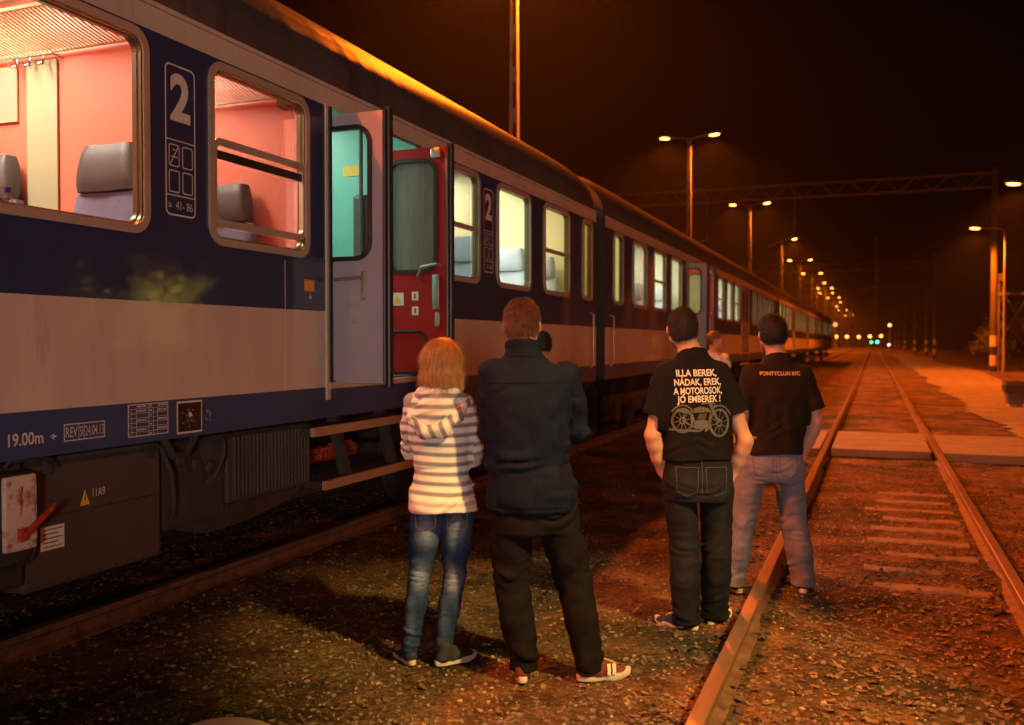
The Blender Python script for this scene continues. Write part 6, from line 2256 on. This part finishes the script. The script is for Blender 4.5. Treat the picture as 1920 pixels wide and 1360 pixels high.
G.append(([(bx - .035, bz - .055), (bx + .030, bz - .055), (bx + .040, bz - .02), (bx + .02, bz + .0), (bx - .03, bz - .005), (bx - .045, bz - .03)], [(0, 1, 2, 3, 4, 5)]))
for k in range(5): G.append(bar_item((bx - .022 + k * .002, bz + .004 + k * .006), (bx + .024 + k * .002, bz + .006 + k * .006), .004))
for a, b, t in (((bx - .05, bz + .03), (bx - .03, bz - .05), .006), ((bx + .055, bz + .05), (bx + .035, bz - .05), .007), ((bx - .09, bz + .03), (rw[0], rw[1]), .006), ((bx - .04, bz - .045), (rw[0], rw[1]), .008),
                ((bx + .03, bz - .035), (bx - .01, bz - .066), .010), ((bx - .01, bz - .066), (rw[0] - .07, bz - .060), .012), ((bx + .03, bz - .01), (bx + .055, bz - .04), .009), ((bx + .055, bz - .04), (bx + .02, bz - .068), .009)):
    G.append(bar_item(a, b, t))
project_text(tee3, G, print_g, tee3, 'motorcycle_print', max_edge=.02, off=.0026)

hk = hair_mat('black_hair', (.008, .006, .006), .6)
P4 = dict(head=(1449, 1.675), cx=1458, hipx=1446, x=(1330, 1570), sho=[(1412, 1.42), (1503, 1.41)], elb=[(1388, 1.10, -.02), (1529, 1.11, -.02)],
          wri=[(1392, .90, .04), (1509, .885, .04)], kn=[(1393, .46, .0), (1492, .45, .02)], an=[(1377, .09, 0), (1508, .09, 0)], hipz=.80, hem=.90, neck=1.535, sw=.205, ww=.180,
          toe=[(-.10, .16), (.06, .17)], hair=hk, tw=(.215, .088, .078), trousers=cloth('grey_blue_denim', (.15, .155, .21), .25, fadecol=(.26, .26, .31)), stitch=pm('grey_stitching', (.07, .06, .07), .8),
          tee=cloth('dark_brown_tee_cotton', (.020, .014, .010), .15), sleeve=.24, shoe='shoeblack', nape=-.06, lift=.012, strand=.014, turn=.12, wr=.0045)
r4, tee4, X4, cx4 = tee_man(1446, 1118, 6.08, 'man in dark T-shirt with one small line of lettering, grey jeans, standing astride the rail', None, P4)
r4.location.z = .028
s4 = 1750 / 6.08
me = text_mesh('PONTYCLUN RFC', .034, .0009)
wd = max(v.co.x for v in me.vertices) - min(v.co.x for v in me.vertices)
project_text(tee4, [text_item('PONTYCLUN RFC', X4(1455), EYE - (708 - 643) / s4, .034, .0009, sx=(74 / s4) / wd, rot=0.0)], pm('orange_shirt_print', (.62, .40, .16), .8, .2, 100), tee4, 'lettering', max_edge=.012, off=.003)

# 5. young man by the second coach, turned to the right
def far_person(px, zc, label, head_z, turn, tee, hair, lean, arm_r, width=.19):
    s_ = 1750 / zc
    X = lambda q: (q - px) / s_
    r = person_root(px, 643 + EYE * s_, zc, label)
    hc = (lean, .02, head_z - .12)
    F = Field((-.42, -.30, 0), (.46, .36, head_z + .05), .0085)
    sz = head_z - .34
    cxx = lean * .5
    F.stack([(.86, 0, 0, .15, .10), (1.05, 0, 0, .135, .095), (sz - .12, cxx, .0, .16, .105), (sz, cxx, .0, .15, .08), (sz + .07, cxx, 0, .07, .055)], .02)
    sh = [(cxx - .16, 0, sz - .01), (cxx + .16, .0, sz - .01)]
    eb = [(cxx - .22, -.02, sz - .30), (cxx + .22, .03, sz - .28)]
    wr_ = [(cxx - .18, .10, sz - .52), arm_r]
    kn = [(-.10, .02, .48), (.12, .02, .48)]; an = [(-.10, 0, .09), (.15, 0, .09)]
    for i in (0, 1):
        F.chain([((-.085 if i == 0 else .085, 0, .86), .085), (kn[i], .054), (an[i], .036)], .02)
        F.chain([(sh[i], .052), (eb[i], .040), (wr_[i], .027)], .018)
        add_hand(F, wr_[i], V3(wr_[i]) - V3(eb[i]), (0, 1, -.2), (1, -1)[i], .5)
        F.cone(an[i], V3(an[i]) + [0, .12, -.045], .035, .028, .02)
    Rm, W = add_head(F, hc, 1.0, turn=turn, neck=(cxx, -.0, sz + .04), rneck=.055)
    field_obj('body', F, M['skin'], r)
    for q in (-1, 1):
        mb = MB(); mb.lathe([(0.0005, -.012), (.009, -.008), (.012, 0), (.009, .008), (.0005, .012)], tuple(W((q * .030, .073, .001))), 12); mb.build('eye', M['eye'], r, smooth=True)
    h = hair_cap('hair', hc, Rm, 1.0, hair, r, lift=.012, nape=-.05, h=.006)
    strands('hair_strands', h, 2500, .018, hair, h, None, lift=.5, w=.001, seed=9, seg=2, curl=.35)
    F = Field((-.36, -.24, .03), (.40, .28, 1.1), .009)
    F.stack([(.78, 0, 0, .175, .12), (.95, 0, 0, .165, .115), (1.05, 0, 0, .15, .105)], .02)
    for i in (0, 1):
        F.chain([((-.09 if i == 0 else .09, 0, .80), .095), (kn[i], .072), (V3(an[i]) + [0, 0, -.04], .06)], .02)
    F.wrinkle(lambda x, y, z: .004 * np.sin(z * 80 + 6 * VN(x * 5, y * 5, z * 4)))
    F.clip((0, 0, .05), (0, 0, -1)); F.clip((0, 0, 1.02), (0, 0, 1))
    field_obj('trousers', F, cloth('dark_trousers', (.03, .03, .045), .2), r)
    F = Field((-.40, -.24, .88), (.46, .28, sz + .12), .008)
    F.stack([(.90, 0, 0, .168, .122), (1.1, 0, 0, .155, .118), (sz - .12, cxx, .0, .178, .124), (sz, cxx, .0, .165, .10), (sz + .05, cxx, 0, .09, .075)], .02)
    for i in (0, 1):
        F.chain([(sh[i], .066), (tuple(V3(sh[i]) * .35 + V3(eb[i]) * .65), .06)], .03)
    F.wrinkle(lambda x, y, z: .004 * np.sin(z * 60 + 6 * VN(x * 5, y * 5, z * 4) + x * 20))
    F.clip((0, 0, .93), (0, 0, -1)); F.shell(.014); F.clip((cxx, 0, sz + .055), (0, .3, 1))
    PP = F.P()
    for i in (0, 1):
        e = V3(sh[i]) * .45 + V3(eb[i]) * .55; d = unit(V3(eb[i]) - V3(sh[i]))
        F.F = np.maximum(F.F, np.minimum((PP - e) @ d, (-1, 1)[i] * (PP[..., 0] - cxx) - .17).astype(np.float32))
    field_obj('shirt', F, tee, r)
    for i in (0, 1):
        a_ = V3(an[i]) * [1, 1, 0]
        shoe(r, a_ + [0, -.07, 0], a_ + [.02, .19, 0], 1.0, h=.007)
    return r
pat = pm('pale_patterned_shirt', (.75, .8, .86), .85, .1, 5, dark=(.33, .16, .14), dscale=14, dthr=.53)
far_person(1333, 12.6, 'young man in a pale patterned shirt turning to the right beside the second coach', 1.80, -1.65, pat, hair_mat('light_brown_hair', (.10, .055, .03)), .06, (.10, .30, 1.05))
far_person(1022, 8.6, 'dark-haired person standing by the coach, mostly hidden behind the man in the jacket', 1.745, .2, cloth('dark_blue_shirt', (.02, .025, .05)), hk, -.03, (.16, .12, .95))
# ------------------------------------------------------------ night mist
hz = MB().box((-420, -420, -1.6), (420, 720, 17)).build('haze', None)
hz.data.materials.clear()
hm = bpy.data.materials.new('mist'); hm.use_nodes = True
t = hm.node_tree; t.nodes.clear()
out = t.nodes.new('ShaderNodeOutputMaterial'); pv = t.nodes.new('ShaderNodeVolumePrincipled')
pv.inputs['Color'].default_value = (.9, .88, .86, 1)
pv.inputs['Density'].default_value = 0.0003
pv.inputs['Anisotropy'].default_value = 0.35
t.links.new(pv.outputs[0], out.inputs['Volume'])
hz.data.materials.append(hm)
tag(hz, kind='stuff')
